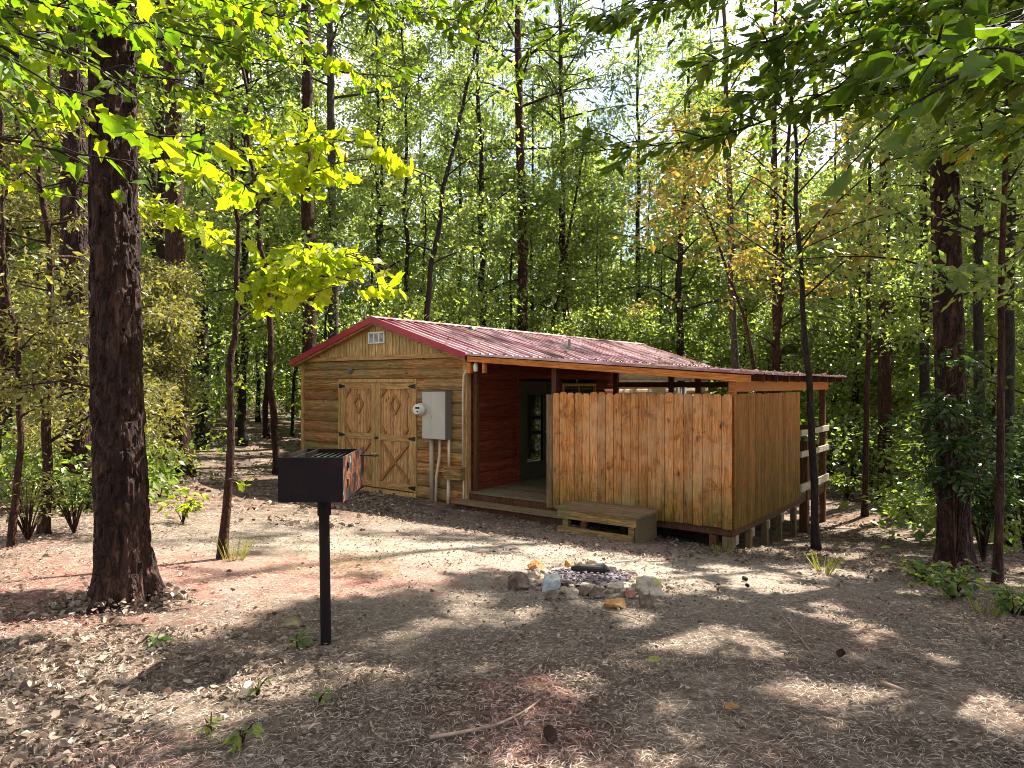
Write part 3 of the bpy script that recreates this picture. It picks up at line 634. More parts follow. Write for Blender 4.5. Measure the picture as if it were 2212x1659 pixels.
# ================================================================== FIRE RING
ICO = {}
def blob(c, sx, sy, sz, seed, sub=3, rough=.34, yaw=0, flat=0):
    if sub not in ICO:
        import bmesh
        bm = bmesh.new(); bmesh.ops.create_icosphere(bm, subdivisions=sub, radius=1); ICO[sub] = (np.array([v.co[:] for v in bm.verts]), np.array([[v.index for v in f.verts] for f in bm.faces])); bm.free()
    V, F = ICO[sub][0].copy(), ICO[sub][1]
    V = np.sign(V)*np.abs(V)**.72
    n = fbm(V*1.1+seed*7.3, seed, 3); V = V*(1+rough*2*(n-.47))[:, None]
    q = np.round(fbm(V*.9+seed*3.1, seed+50, 2)*5)/5; V = V*(1+.22*(q-.5))[:, None]
    rp_ = np.random.default_rng(seed*17+3)
    for _ in range(9):
        nn = rp_.normal(size=3); nn /= np.linalg.norm(nn); ex = np.maximum(V@nn-rp_.uniform(.58, .92), 0); V = V-ex[:, None]*nn*.92
    V = V*(1+.22*(fbm(V*3.2+seed*5, seed+9, 3)-.44))[:, None]
    V = V/np.abs(V).max(0)*np.array([sx, sy, sz]); cy, sy_ = math.cos(yaw), math.sin(yaw)
    V = np.c_[V[:, 0]*cy-V[:, 1]*sy_, V[:, 0]*sy_+V[:, 1]*cy, V[:, 2]]
    return V, F
GS = 'stones ringing the fire pit'
stones = [  # zoom x, y of the foot centre, width, height (in the close-up), material, label
 (292, 590, 220, 215, 'st_dark', 'dark rust-streaked stone standing outermost on the grill side of the fire ring'),
 (500, 350, 185, 115, 'st_orange', 'broad orange rust-coloured stone at the back of the fire ring nearest the grill'),
 (470, 480, 150, 130, 'st_pale', 'pale stone between the concrete block and the dark outer stone'),
 (690, 700, 150, 115, 'st_dark', 'small dark stone lying in front of the concrete block'),
 (905, 690, 170, 130, 'st_pale', 'light stone with a hollow face, first to the right of the small dark stone'),
 (880, 565, 130, 90, 'st_dark', 'low brown stone tucked behind the hollow-faced stone beside the ash'),
 (1065, 655, 160, 105, 'st_dark', 'flat-topped brown stone in the middle of the front row of the fire ring'),
 (1215, 680, 170, 130, 'st_dark', 'rounded grey-brown stone right of the flat-topped front stone'),
 (875, 335, 75, 100, 'st_orange', 'narrow orange stone standing upright at the back of the fire ring'),
 (1010, 330, 120, 100, 'st_pale', 'pale rounded stone right of the narrow upright orange stone'),
 (1190, 300, 190, 85, 'st_pale', 'long pale slab at the back of the fire ring behind the log'),
 (1150, 350, 130, 60, 'st_red', 'flat reddish stone between the charred log and the long pale slab'),
 (1350, 420, 190, 120, 'st_pale', 'leaning pale stone at the end of the charred log'),
 (1620, 460, 170, 125, 'st_pale', 'smooth whitish stone between the leaning stone and the mossy boulder'),
 (1840, 650, 270, 240, 'st_moss', 'largest pale boulder of the fire ring with a yellow-green moss patch'),
 (1800, 790, 185, 160, 'st_dark', 'dark rounded stone in front of the mossy boulder'),
 (1430, 805, 230, 110, 'st_orange', 'flat orange slab lying outermost at the front of the fire ring'),
 (1420, 620, 190, 125, 'st_pale', 'pale angular stone beside the ash behind the flat orange slab'),
 (1590, 675, 130, 75, 'st_red', 'small red-orange stone between the orange slab and the mossy boulder'),
 (1680, 590, 140, 90, 'st_pale', 'low pale stone at the foot of the mossy boulder, next to the small red stone'),
 (1410, 690, 110, 60, 'st_pale', 'small white stone just behind the flat orange slab')]
for i, (zx, zy, w_, h_, m, lab) in enumerate(stones):
    c = gp(1065.6+zx*.18557, 1166.4+zy*.18557-2); sc = c[1]/FPX*.18557
    V, F = blob(c, w_*sc*.60, w_*sc*.52, h_*sc*.62, i+3, 4, .36, 0)
    c = c+np.array([0, w_*sc*.40, 0]); c[2] = G(c[0], c[1])
    o = MB().add(V+np.array([0, 0, h_*sc*.26]), F).build('fire_ring_stone', M[m], None); o.location = tuple(c); tag(o, lab, 'stone', GS)
c = gp(1065.6+680*.18557, 1166.4+600*.18557); sc = c[1]/FPX*.18557
bl = MB(); s2 = sc
V, F = blob(c, .01, .01, .01, 1, 1)
bl.prism([(-125*s2, 0, -.02), (105*s2, .02, -.02), (112*s2, .03, 225*s2*.5), (-85*s2, .04, 235*s2*.5)], (.03, .15, .03))
o = bl.build('concrete_block', M['block']); o.location = tuple(c); o.rotation_euler = (R(-8), 0, R(6)); bv = o.modifiers.new('b', 'BEVEL'); bv.width = .008; bv.segments = 2; tag(o, 'grey squared concrete block leaning at the front of the fire ring', 'block')
pc = gp(1275, 1252); mb = MB(); th = np.linspace(0, 2*np.pi, 40, endpoint=False)
rr = np.linspace(0.02, 1, 16); Vv = []
for r_ in rr:
    for t_ in th: Vv.append((pc[0]+.36*r_*math.cos(t_), pc[1]+.36*r_*math.sin(t_), 0))
Vv = np.array(Vv); Vv[:, 2] = gz(Vv[:, 0], Vv[:, 1])+.035*np.repeat(1-rr**2, 40)+.03*(fbm(np.c_[Vv[:, :2]*14, Vv[:, 2]], 5)-.4)+.012
i_ = np.arange(15)[:, None]*40; j_ = np.arange(40)[None]; k_ = (j_+1) % 40
mb.add(Vv, np.stack([i_+j_, i_+40+j_, i_+40+k_, i_+k_], -1).reshape(-1, 4))
for k in range(260):   # cinders
    t_, r_ = rng.uniform(0, 6.28), .34*math.sqrt(rng.uniform()); x, y = pc[0]+r_*math.cos(t_), pc[1]+r_*math.sin(t_); s_ = rng.uniform(.006, .017)
    V, F = blob(0, s_, s_, s_*.7, k % 9, 1); mb.add(V+[x, y, G(x, y)+.03+.03*(1-(r_/.5)**2)], F)
o = mb.build('fire_pit_ash', M['ash']); o['kind'] = 'stuff'; o['label'] = 'purplish grey ash and cinders inside the ring of stones'; o['category'] = 'ash'
lp = gp(1280, 1252); mb = MB(); mb.tube([(-.17, .03, .05), (-.1, .01, .055), (.02, 0, .05), (.10, .01, .05), (.15, .0, .04)], [.02, .046, .043, .046, .022], 16, disp=lambda V, r, t: .030*(fbm(V*24, 3)-.47))
o = mb.build('charred_log', M['char'], smooth=False); o.location = (lp[0], lp[1]+.05, lp[2]+.02); tag(o, 'black charred log lying on the ash in the fire pit', 'log')
c = gp(625, 1352); V, F = blob(c, .075, .06, .05, 41, 3); o = MB().add(V+[0, 0, .008], F).build('ground_stone', M['st_yellow']); o.location = tuple(c); tag(o, 'yellowish stone half buried in leaves near the grill post', 'stone')
# ================================================================== TERRAIN
def grid(n, a, b, c, p):   # spacing that grows away from c
    t = np.linspace(-1, 1, n); s = np.sign(t)*np.abs(t)**p
    return np.where(s < 0, c+s*(c-a), c+s*(b-c))
xs, ys = grid(330, -75, 75, 0, 2.6), grid(330, -12, 110, 4.5, 2.4)
XX, YY = np.meshgrid(xs, ys); ZZ = gz(XX.ravel(), YY.ravel())
near = np.exp(-((YY.ravel()-4)/9)**2-(XX.ravel()/9)**2)
ZZ = ZZ+near*.030*(fbm(np.c_[XX.ravel()*3.1, YY.ravel()*3.1, 0*ZZ], 11)-.47)+near*.03*(fbm(np.c_[XX.ravel()*13, YY.ravel()*13, 0*ZZ], 13, 3)-.44)+.16*(1-near)*(fbm(np.c_[XX.ravel()*.6, YY.ravel()*.6, 0*ZZ], 12)-.47)
ny, nx = XX.shape; i_ = np.arange(ny-1)[:, None]*nx; j_ = np.arange(nx-1)[None]
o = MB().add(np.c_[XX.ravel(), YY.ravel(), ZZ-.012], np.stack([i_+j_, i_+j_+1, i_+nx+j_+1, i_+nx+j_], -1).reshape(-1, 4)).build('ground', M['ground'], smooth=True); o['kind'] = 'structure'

# ================================================================== where sun comes through the canopy (ground patches, world coordinates)
LIT = []
for cx, cy, rx, ry, s in ((860, 1200, 420, 48, .66), (380, 1215, 190, 50, .6), (90, 1205, 120, 38, .6), (1240, 1215, 300, 52, .9), (1640, 1250, 140, 40, .8), (1850, 1245, 110, 40, .5),
        (1000, 1330, 170, 45, .62), (1100, 1460, 130, 110, .5), (170, 1360, 150, 40, .5), (1800, 1345, 110, 32, .55), (1710, 1510, 60, 34, .6), (2130, 1515, 70, 34, .55), (1330, 1600, 130, 50, .45), (1500, 1350, 120, 40, .4),
        (1900, 1120, 110, 60, .7), (500, 985, 130, 35, .6), (720, 1240, 300, 50, .5)):
    c = gp(cx, cy); f, b = gp(cx, cy+ry), gp(cx, cy-ry); LIT.append((c[0], c[1], rx*c[1]/FPX, (b[1]-f[1])/2, s))
def litmap(x, y):
    o = np.zeros(len(x))
    for cx, cy, rx, ry, s in LIT:
        o = np.maximum(o, s*np.clip(1.6*(1-np.sqrt(((x-cx)/rx)**2+((y-cy)/ry)**2))+.25, 0, 1))
    # the roof, seen from the sun, and the leafy tops by the left sapling
    a, b = AB(x+SUN[0]/SUN[2]*2.6, y+SUN[1]/SUN[2]*2.6)
    o = np.maximum(o, .48*((a > -7.2) & (a < .4) & (b > -.2) & (b < 11.4)))
    for (tx, ty, tz, r, s) in ((-2.5, 5.0, 2.6, .40, .8), (-2.5, 5.0, 3.6, .35, .6), (-2.5, 5.0, 1.4, .45, .7), (-2.2, 4.0, 4.2, 1.7, .9), (-1.8, 6.3, 3.3, 1.6, 1.0), (-1.6, 6.2, 4.2, 1.4, 1.0), (-3.4, 3.2, 4.4, 1.6, .7), (-6, 8, 3.5, 2.6, .55), (1.6, 3.4, 3.6, 1.3, .3), (.2, 5.0, 4.6, 1.2, .5)):
        gx, gy = tx-SUN[0]/SUN[2]*(tz-.6), ty-SUN[1]/SUN[2]*(tz-.6)
        o = np.maximum(o, s*np.clip(1.5*(1-np.hypot(x-gx, y-gy)/r)+.2, 0, 1))
    return o
def open_to_sun(P, strength=1.0):
    h = P[:, 2]-.4; x = P[:, 0]-SUN[0]/SUN[2]*h; y = P[:, 1]-SUN[1]/SUN[2]*h
    n = .36*fbm(np.c_[x*1.05, y*.9, 0*x], 77, 3)*1.07+.64*fbm(np.c_[x*3.9, y*2.9, 0*x], 78, 2)*1.25
    thr = .545-.46*litmap(x, y)*strength
    near = (x > -8) & (x < 9) & (y > .2) & (y < 9.5)
    thr = np.where(near, thr+.02, np.minimum(thr, .45))
    return (n > thr) & (near | (P[:, 2] > 5) | (litmap(x, y) > .3))

# ================================================================== LEAVES
SH = {  # along, side, up
 'diamond': (np.array([(0, 0, 0), (.5, -.5, .06), (1, 0, 0), (.5, .5, .06)]), [(0, 1, 2, 3)]),
 'oval': (np.array([(0, 0, 0), (.22, -.40, .10), (.62, -.44, .12), (1, 0, -.04), (.62, .44, .12), (.22, .40, .10)]), [(0, 1, 2, 3), (0, 3, 4, 5)]),
 'maple': (np.array([(0, 0, 0), (-.08, -.26, .03), (.10, -.54, .07), (.30, -.44, .05), (.58, -.60, .04), (.66, -.32, .04), (1, 0, -.07), (.66, .32, .04), (.58, .60, .04), (.30, .44, .05), (.10, .54, .07), (-.08, .26, .03)]),
           [(0, 1, 2, 3, 4, 5, 6), (6, 7, 8, 9, 10, 11, 0)]),
 'blade': (np.array([(0, -.5, 0), (0, .5, 0), (.5, .4, .1), (.5, -.4, .1), (1, 0, .0)]), [(0, 3, 2, 1)]),
}
def norm(v): return v/(np.linalg.norm(v, axis=1)[:, None]+1e-9)
def leaves(mb, P, axis, nrm, L, Wd, tone, shape='diamond', curl=None):
    T, F = SH[shape]; n, k = len(P), len(T)
    if n == 0: return
    axis = norm(axis); side = norm(np.cross(nrm, axis)); up = np.cross(axis, side)
    L = np.broadcast_to(L, (n,)); Wd = np.broadcast_to(Wd, (n,)); cu = np.ones(n) if curl is None else curl
    V = P[:, None]+axis[:, None]*(T[None, :, 0]*L[:, None])[..., None]+side[:, None]*(T[None, :, 1]*Wd[:, None])[..., None]+up[:, None]*(T[None, :, 2]*(L*cu)[:, None])[..., None]
    base = (np.arange(n)*k)[:, None]
    bynum = {}
    for f in F: bynum.setdefault(len(f), []).append(f)
    s0 = mb.n; mb.v.append(V.reshape(-1, 3)); mb.n += n*k
    for q, fl in bynum.items():
        A = np.concatenate([base+np.array(f)[None] for f in fl])+s0
        mb.f.append(A); mb.t.append(np.tile(np.broadcast_to(tone, (n,)), len(fl)))
def clumps(mb, r, C, rad, per, flat=.4, L=.1, wr=.55, shape='diamond', out=None, tone=(.0, 1.0), cull=1.0, droop=.25, upw=1.0, tone_c=.25):
    C = np.asarray(C, float); m = len(C); rad = np.broadcast_to(rad, (m,)); n = m*per; idx = np.repeat(np.arange(m), per)
    d = r.normal(size=(n, 3)); d = norm(d)*(r.uniform(size=n)**(1/2.2))[:, None]
    P = C[idx]+d*rad[idx][:, None]*np.array([1, 1, flat])
    ax = d*np.array([1, 1, .4])+r.normal(size=(n, 3))*.55; ax[:, 2] -= droop
    nr = r.normal(size=(n, 3))*.62; nr[:, 2] += upw
    tn = np.clip(r.uniform(tone[0], tone[1], n)*(1-tone_c)+tone_c*r.uniform(tone[0], tone[1], m)[idx], 0, 1)
    LL = L*np.exp(r.normal(size=n)*.34-.03)
    if cull > 0:
        k = ~open_to_sun(P, cull); P, ax, nr, tn, LL = P[k], ax[k], nr[k], tn[k], LL[k]
    leaves(mb, P, ax, nr, LL, LL*wr, tn, shape)

# ================================================================== TREES
def catmull(P, n):
    P = np.asarray(P, float); t = np.r_[0, np.cumsum(np.linalg.norm(np.diff(P, axis=0), axis=1))]; u = np.linspace(0, t[-1], n)
    m = np.gradient(P, t, axis=0) if len(P) > 2 else np.tile((P[1]-P[0])/t[-1], (2, 1))
    i = np.clip(np.searchsorted(t, u, side='right')-1, 0, len(t)-2); h = t[i+1]-t[i]; s = ((u-t[i])/h)[:, None]; h = h[:, None]
    return (2*s**3-3*s**2+1)*P[i]+(s**3-2*s**2+s)*h*m[i]+(-2*s**3+3*s**2)*P[i+1]+(s**3-s**2)*h*m[i+1]
def bark_disp(amp, f, seed, r0, flare=0, z0=0, hi=False):
    def d(V, rows, th):
        p = np.c_[np.cos(th)*r0*f*1.0, np.sin(th)*r0*f*1.0, V[:, 2]*f*.26]
        n = fbm(p, seed, 4); ridge = np.abs(fbm(p*.8+11, seed+9, 3)-.44)*2
        out = amp*((n-.47)*1.2-np.clip(.16-ridge, 0, .16)*4.5)
        if flare:
            h = np.clip(V[:, 2]-z0, 0, 9); lob = 1+.75*np.cos(th*5+1.3+seed)+.35*np.cos(th*3+seed)
            out = out+flare*r0*np.exp(-h/.22)*lob
        return out
    return d
def pxtrunk(path, Y, top, r0=None):
    P = [at(x, y, Y) for x, y in path]; d = P[-1]-P[-2]; d = d/abs(d[2]) if abs(d[2]) > .05 else np.array([0, 0, 1.]); d[2] = 1
    g = G(P[0][0], P[0][1])
    if P[0][2] > g+.02: P = [np.array([P[0][0]+(P[0][0]-P[1][0])*.2, Y, g])]+P
    P[0][2] = min(P[0][2], g)-.06
    if P[-1][2] < top: P += [P[-1]+d*(top-P[-1][2])*.5, P[-1]+d*(top-P[-1][2])]
    return P
def tree(kind, label, path, Y, w, top=16, crown=None, bark='bark_grey', name=None, cat='tree', group=None, seed=None, depth_px=None, dry=0):
    """w: trunk width in the same 2212-wide units; crown: dict(z0, r, n, per, L, mat, flat, ...)"""
    seed = seed or int(abs(path[0][0])*3+Y*7); r = np.random.default_rng(seed)
    P = pxtrunk(path, Y, top); r0 = w/2/FPX*Y
    o = thing(name or kind+'_tree', label, cat, (P[0][0], P[0][1], P[0][2]+.06), 0, group); org = np.array(o.location)
    big = w > 45; n = 200 if big else (70 if w > 20 else 44); C = catmull(P, n)
    if not big: C[:, :2] += (fbm(np.c_[C[:, 2]*.9, 0*C[:, 2]+seed, 0*C[:, 2]], seed)-.47)[:, None]*np.array([[.22, .22]])*np.clip((C[:, 2:3]-P[0][2])/2, 0, 1)*(1 if w < 24 else .3)
    if big:
        h = (C[:, 2]-C[0, 2]); hh = np.r_[np.linspace(0, 7, 330), np.linspace(7, h[-1], 60)[1:]]; C = np.c_[np.interp(hh, h, C[:, 0]), np.interp(hh, h, C[:, 1]), hh+C[0, 2]]
    t = (C[:, 2]-C[0, 2])/(C[-1, 2]-C[0, 2]); rad = r0*(1-.82*t)**.9+.006
    mb = MB(); sides = 72 if big else (20 if w > 20 else 9)
    if big: mb.tube(C, rad, sides, disp=bark_disp(.030 if w > 80 else .018, 26 if w > 80 else 30, seed, r0, .50, C[0, 2]))
    else: mb.tube(C, rad*(1+.5*np.exp(-(C[:, 2]-C[0, 2])/.18)), sides, disp=bark_disp(r0*.10, 40, seed, r0) if w > 12 else None)
    ends = []
    c = crown or {}
    if c:
        z0, R_, nl = c['z0'], c['r'], c.get('limbs', 14); zb, zt = z0+P[0][2], C[-1, 2]
        for i in range(nl):
            u = (i+r.uniform(.1, .9))/nl; z = zb+(zt-zb)*u*.97; b = np.array([np.interp(z, C[:, 2], C[:, k]) for k in range(3)])
            az = i*2.399+r.uniform(-.5, .5); ln = R_*(1-c.get('taper', .72)*u)*r.uniform(.65, 1.1); rise = c.get('rise', .35)+r.uniform(-.2, .2)
            e = b+np.array([math.cos(az)*ln, math.sin(az)*ln, ln*rise]); m_ = (b+e)/2+np.array([0, 0, ln*.08])+r.normal(size=3)*ln*.06
            Q = catmull([b, m_, e], 8); lr = np.interp(z, C[:, 2], rad)*.42; mb.tube(Q, np.linspace(lr, .006, 8), 5)
            for f in (.45, .75, 1.0):
                q = b*(1-f)**2+2*f*(1-f)*m_+f*f*e
                for _ in range(c.get('cl', 1)): ends.append(q+r.normal(size=3)*np.array([.35, .35, .22])*ln*.3)
    for k in range(dry):
        z = P[0][2]+r.uniform(1.2, 6); b = np.array([np.interp(z, C[:, 2], C[:, k2]) for k2 in range(3)]); az = r.uniform(0, 6.28); ln = r.uniform(.3, 1.2)
        mb.tube([b, b+[math.cos(az)*ln*.5, math.sin(az)*ln*.5, ln*.12], b+[math.cos(az)*ln, math.sin(az)*ln, ln*.05]], [.012, .008, .003], 5)
    mb.build('trunk', M[bark], o, org, smooth=not big)
    if c:
        cm = MB()
        clumps(cm, r, ends, c.get('cr', R_*.30)*r.uniform(.7, 1.25, len(ends)), c['per'], c.get('flat', .42), c['L'], c.get('wr', .55), c.get('shape', 'diamond'), tone=c.get('tone', (0, .93)), cull=c.get('cull', 1), droop=c.get('droop', .25), upw=c.get('upw', .9))
        if cm.v and cm.n: cm.build('crown', M[c.get('mat', 'leaf_wood')], o, org)
    return o, C, rad

PINEHI = dict(z0=9, r=3.6, limbs=30, per=260, L=.26, wr=.24, mat='leaf_pine', cr=.95, flat=.6, taper=.5, rise=.25, upw=.3)
def pine(z0=9, **k): d = dict(PINEHI); d['z0'] = z0; d['per'] = 90; d.update(k); return d
def leafy(z0=3, r=2.6, limbs=22, per=300, L=.11, **k): d = dict(z0=z0, r=r, limbs=limbs, per=per, L=L, mat='leaf_wood', cr=r*.38); d.update(k); return d

tree('pine', 'thick red-barked pine trunk nearest the camera, standing beside the grill', [(266, 1300), (262, 1100), (252, 800), (246, 400), (240, 0)], 5.05, 104, 20, pine(10, per=190), 'bark_pine', dry=4)
tree('pine', 'pale-flecked pine trunk half hidden in olive foliage behind the thick nearest pine', [(165, 1085), (164, 800), (160, 400)], 9.6, 62, 19, pine(9), 'bark_pine', dry=3)
tree('pine', 'straight reddish pine left of the cabin, standing on the leaf-strewn bank behind the slim sapling', [(390, 1014), (384, 800), (376, 480), (368, 0)], 14.6, 45, 22, pine(11), 'bark_red', dry=5)
tree('broadleaf', 'thin black trunk hard against the left side of the reddish bank pine', [(356, 1000), (352, 750), (350, 450)], 15.6, 22, 15, leafy(5, 2.6), 'bark_dark')
tree('pine', 'dark sooty trunk midway between the reddish bank pine and the slim sapling', [(438, 972), (436, 760), (433, 520), (430, 0)], 20, 30, 20, pine(10), 'bark_dark', dry=4)
tree('broadleaf', 'narrow dark trunk just behind the slim leaning sapling', [(524, 962), (524, 700), (528, 400)], 21, 18, 15, leafy(4.5, 2.8), 'bark_dark')
tree('broadleaf', 'slender brown tree with a slight bend beside the cabin\'s left eave', [(597, 988), (585, 800), (570, 600), (552, 420), (530, 200)], 16.2, 15, 12, leafy(4.5, 2.2, 12), 'bark_red', dry=3)
tree('pine', 'tall dark pine rising right behind the left eave of the cabin', [(668, 960), (668, 700), (665, 400), (662, 0)], 18.0, 32, 23, pine(12), 'bark_red', dry=5)
tree('pine', 'grey-brown trunk right of the tall dark pine behind the cabin gable', [(722, 950), (721, 700), (716, 300), (712, 0)], 22, 26, 20, pine(11), 'bark_grey', dry=4)
tree('broadleaf', 'straight thin dark trunk rising over the peak of the gable', [(822, 940), (820, 500), (812, 150)], 26, 14, 17, leafy(6, 3), 'bark_dark')
tree('broadleaf', 'thin dark leaning tree with forked limbs, slanting right above the roof pipe boot', [(905, 940), (925, 695), (945, 500), (975, 330), (1015, 160)], 19.5, 17, 13, leafy(5.2, 2.6, 14, 220), 'bark_dark')
tree('broadleaf', 'straight narrow trunk halfway between the leaning tree and the red pine behind the roof', [(1042, 940), (1041, 600), (1036, 250)], 25, 19, 17, leafy(5, 3), 'bark_dark')
tree('pine', 'stout red-brown pine rising behind the middle of the cabin roof', [(1130, 940), (1130, 700), (1128, 480), (1122, 250), (1118, 0)], 25, 27, 22, pine(12), 'bark_red', dry=4)
tree('broadleaf', 'thin black trunk touching the right side of the stout pine behind the roof', [(1147, 940), (1148, 600), (1150, 400)], 27, 10, 14, leafy(5, 2.6), 'bark_dark')
tree('broadleaf', 'thin tree slanting right between the two red pines behind the roof', [(1185, 930), (1193, 720), (1210, 600), (1232, 480)], 26, 11, 12, leafy(4.5, 2.6, mat='leaf_wood'), 'bark_red')
tree('pine', 'second red pine behind the roof, with ivy tufts on its trunk', [(1222, 930), (1221, 700), (1218, 500), (1214, 200)], 27, 21, 20, pine(11), 'bark_red', dry=3)
tree('broadleaf', 'black straight trunk above the far end of the roof ridge', [(1382, 930), (1381, 700), (1380, 540), (1378, 200)], 28, 15, 17, leafy(6, 3), 'bark_dark')
tree('broadleaf', 'dark double-stemmed tree curving behind the far corner of the roof', [(1480, 930), (1470, 740), (1468, 600), (1474, 480)], 25, 20, 14, leafy(5, 3), 'bark_dark')
tree('broadleaf', 'pale grey smooth trunk right of the roof end, lit and straight', [(1590, 960), (1586, 770), (1580, 560), (1572, 280)], 21, 19, 17, leafy(6.5, 2.8, L=.12), 'bark_grey')
tree('broadleaf', 'reddish-grey trunk rising above the porch roof, right of the pale smooth trunk', [(1678, 970), (1677, 700), (1674, 250)], 20, 17, 17, leafy(6.5, 2.8), 'bark_red')
tree('pine', 'straight pine with scaly bark in the sunlit gap right of the porch', [(1912, 1072), (1911, 800), (1911, 400), (1910, 100)], 16.5, 27, 23, pine(13, per=170), 'bark_red', dry=6)
tree('broadleaf', 'pole-thin tree with a sunlit leaf spray, just left of the scaly pine', [(1868, 1104), (1870, 950), (1874, 800), (1876, 600)], 14.0, 12, 9, leafy(3.0, 1.7, 12, 200, .10), 'bark_red')
tree('pine', 'massive dark pine wrapped in climbing leaves at the clearing\'s right side', [(2062, 1222), (2058, 1000), (2046, 600), (2036, 200), (2030, 0)], 8.1, 62, 21, pine(8.5, per=300, limbs=32, r=4.4, cr=1.15), 'bark_pine', dry=5)
tree('broadleaf', 'slim reddish tree with long level limbs, right of the massive climbing-leaf pine', [(2155, 1240), (2158, 1050), (2160, 800), (2166, 600), (2172, 330)], 7.0, 16, 6.8, leafy(2.7, 2.4, 22, 260, .085, rise=.05, flat=.18, cull=.5), 'bark_red')
tree('pine', 'rough trunk base cut by the photo\'s right edge, ferns at its foot', [(2262, 1330), (2275, 1000), (2290, 500)], 5.3, 60, 18, pine(7.5, per=300, limbs=30, r=4.2, cr=1.15), 'bark_pine')
tree('broadleaf', 'thin black young tree standing right in front of the fence corner', [(1763, 1183), (1758, 1050), (1746, 830), (1736, 690), (1726, 500), (1722, 430)], 9.9, 16, 7.2, leafy(3.6, 1.9, 14, 190, .09, rise=.6, flat=.25, mat='leaf_gold', cull=.6), 'bark_dark')
tree('broadleaf', 'dark thin trunk seen between the porch corner and the pole-thin tree', [(1846, 1010), (1846, 850), (1842, 700)], 21, 13, 13, leafy(4, 2.6), 'bark_dark')
tree('broadleaf', 'dark trunk directly left of the massive climbing-leaf pine', [(2002, 1080), (2000, 850), (1996, 600)], 15, 22, 14, leafy(4, 2.8), 'bark_dark')
tree('broadleaf', 'dim trunk in the far shade right of the scaly pine', [(1960, 1030), (1958, 800), (1955, 500)], 22, 13, 15, leafy(4, 3), 'bark_dark')
tree('broadleaf', 'small tree with orange-tinged leaves spreading above the porch roof', [(1660, 1010), (1640, 860), (1610, 700), (1560, 560)], 15.5, 9, 8.2, leafy(4.2, 2.3, 16, 220, .10, rise=.1, flat=.25, mat='leaf_gold', cull=.4), 'bark_red')

tree('broadleaf', 'tall shade tree behind the dark shrubs, nearest the photo\'s right edge', [(2178, 1130), (2180, 800), (2184, 400)], 10.2, 22, 15, leafy(4.5, 3.2, 26, 260, .13), 'bark_dark')  # added so that its crown shades the right foreground
tree('broadleaf', 'second tall tree added for shade deeper in the right-hand woods, left of the edge one', [(2118, 1075), (2116, 800), (2112, 400)], 12.6, 22, 17, leafy(5, 3.4, 26, 260, .13), 'bark_dark')  # likewise added to shade the ground at the right
# the slim sapling, with its broad yellow maple leaves in level sprays
MAPLE_G = None
sap, SC, SR = tree('maple', 'slim leaning sapling with bright yellow lobed leaves between the thick pine and the cabin', [(478, 1215), (488, 1050), (497, 820), (508, 580), (514, 400)], 6.7, 18, 4.6, None, 'bark_red', name='maple_sapling')
def spray(parent, org, pts, n_tw, nleaf, L, mat, shape, wr, r, tone=(0, 1), r0=.012, spread=.5, hang=.35, bark='bark_grey', zsp=.22, keep=None):
    Q = catmull(pts, 24); mb = MB(); mb.tube(Q, np.linspace(r0, .003, 24), 6); cm = MB()
    P, A = [], []
    for i in range(n_tw):
        f = .18+.82*(i+r.uniform())/n_tw; b = Q[min(23, int(f*23))]; t = Q[min(23, int(f*23)+1)]-Q[max(0, int(f*23)-1)]; t /= np.linalg.norm(t)
        s = np.cross(t, [0, 0, 1]); s /= np.linalg.norm(s)+1e-9; ln = spread*r.uniform(.5, 1.2)*(1.1-.4*f); sg = 1 if i % 2 else -1
        e = b+(t*.75+s*sg*r.uniform(.5, 1.0))*ln+np.array([0, 0, r.uniform(-.6, .6)*zsp]); T = catmull([b, (b+e)/2+[0, 0, .03], e], 7); mb.tube(T, np.linspace(.005, .0018, 7), 4)
        for k in range(nleaf):
            g = (k+.5+r.uniform(-.4, .4))/nleaf; q = b+(e-b)*np.clip(g, 0, 1); P.append(q+r.normal(size=3)*np.array([.05, .05, .03])*spread); sd = np.cross(e-b, [0, 0, 1]); sd /= np.linalg.norm(sd)+1e-9
            A.append((e-b)/ln*.6+sd*(1 if k % 2 else -1)*r.uniform(.3, 1)+[0, 0, -hang*r.uniform(.2, 1.6)])
    P, A = np.array(P), np.array(A); n = len(P); nr = r.normal(size=(n, 3))*.75; nr[:, 2] += .8
    q = np.stack([((P-T)-((P-T)@SUN)[:, None]*SUN) for T in np.array([(-2.45, 4.95, z) for z in (1.2, 1.7, 2.2, 2.7, 3.2, 3.7)])]); k = np.linalg.norm(q, axis=2).min(0) > .22
    P, A, nr = P[k], A[k], nr[k]; n = len(P)
    leaves(cm, P, A, nr, L*np.exp(r.normal(size=n)*.30), L*wr*np.exp(r.normal(size=n)*.28), np.clip(r.uniform(tone[0], tone[1], n), 0, 1), shape, r.uniform(-2.2, 4.2, n))
    b = mb.build('branch', M[bark], parent, org, smooth=True); cm.build('foliage', M[mat], b, np.zeros(3)+org)
    return b
rs = np.random.default_rng(21); org = np.array(sap.location)
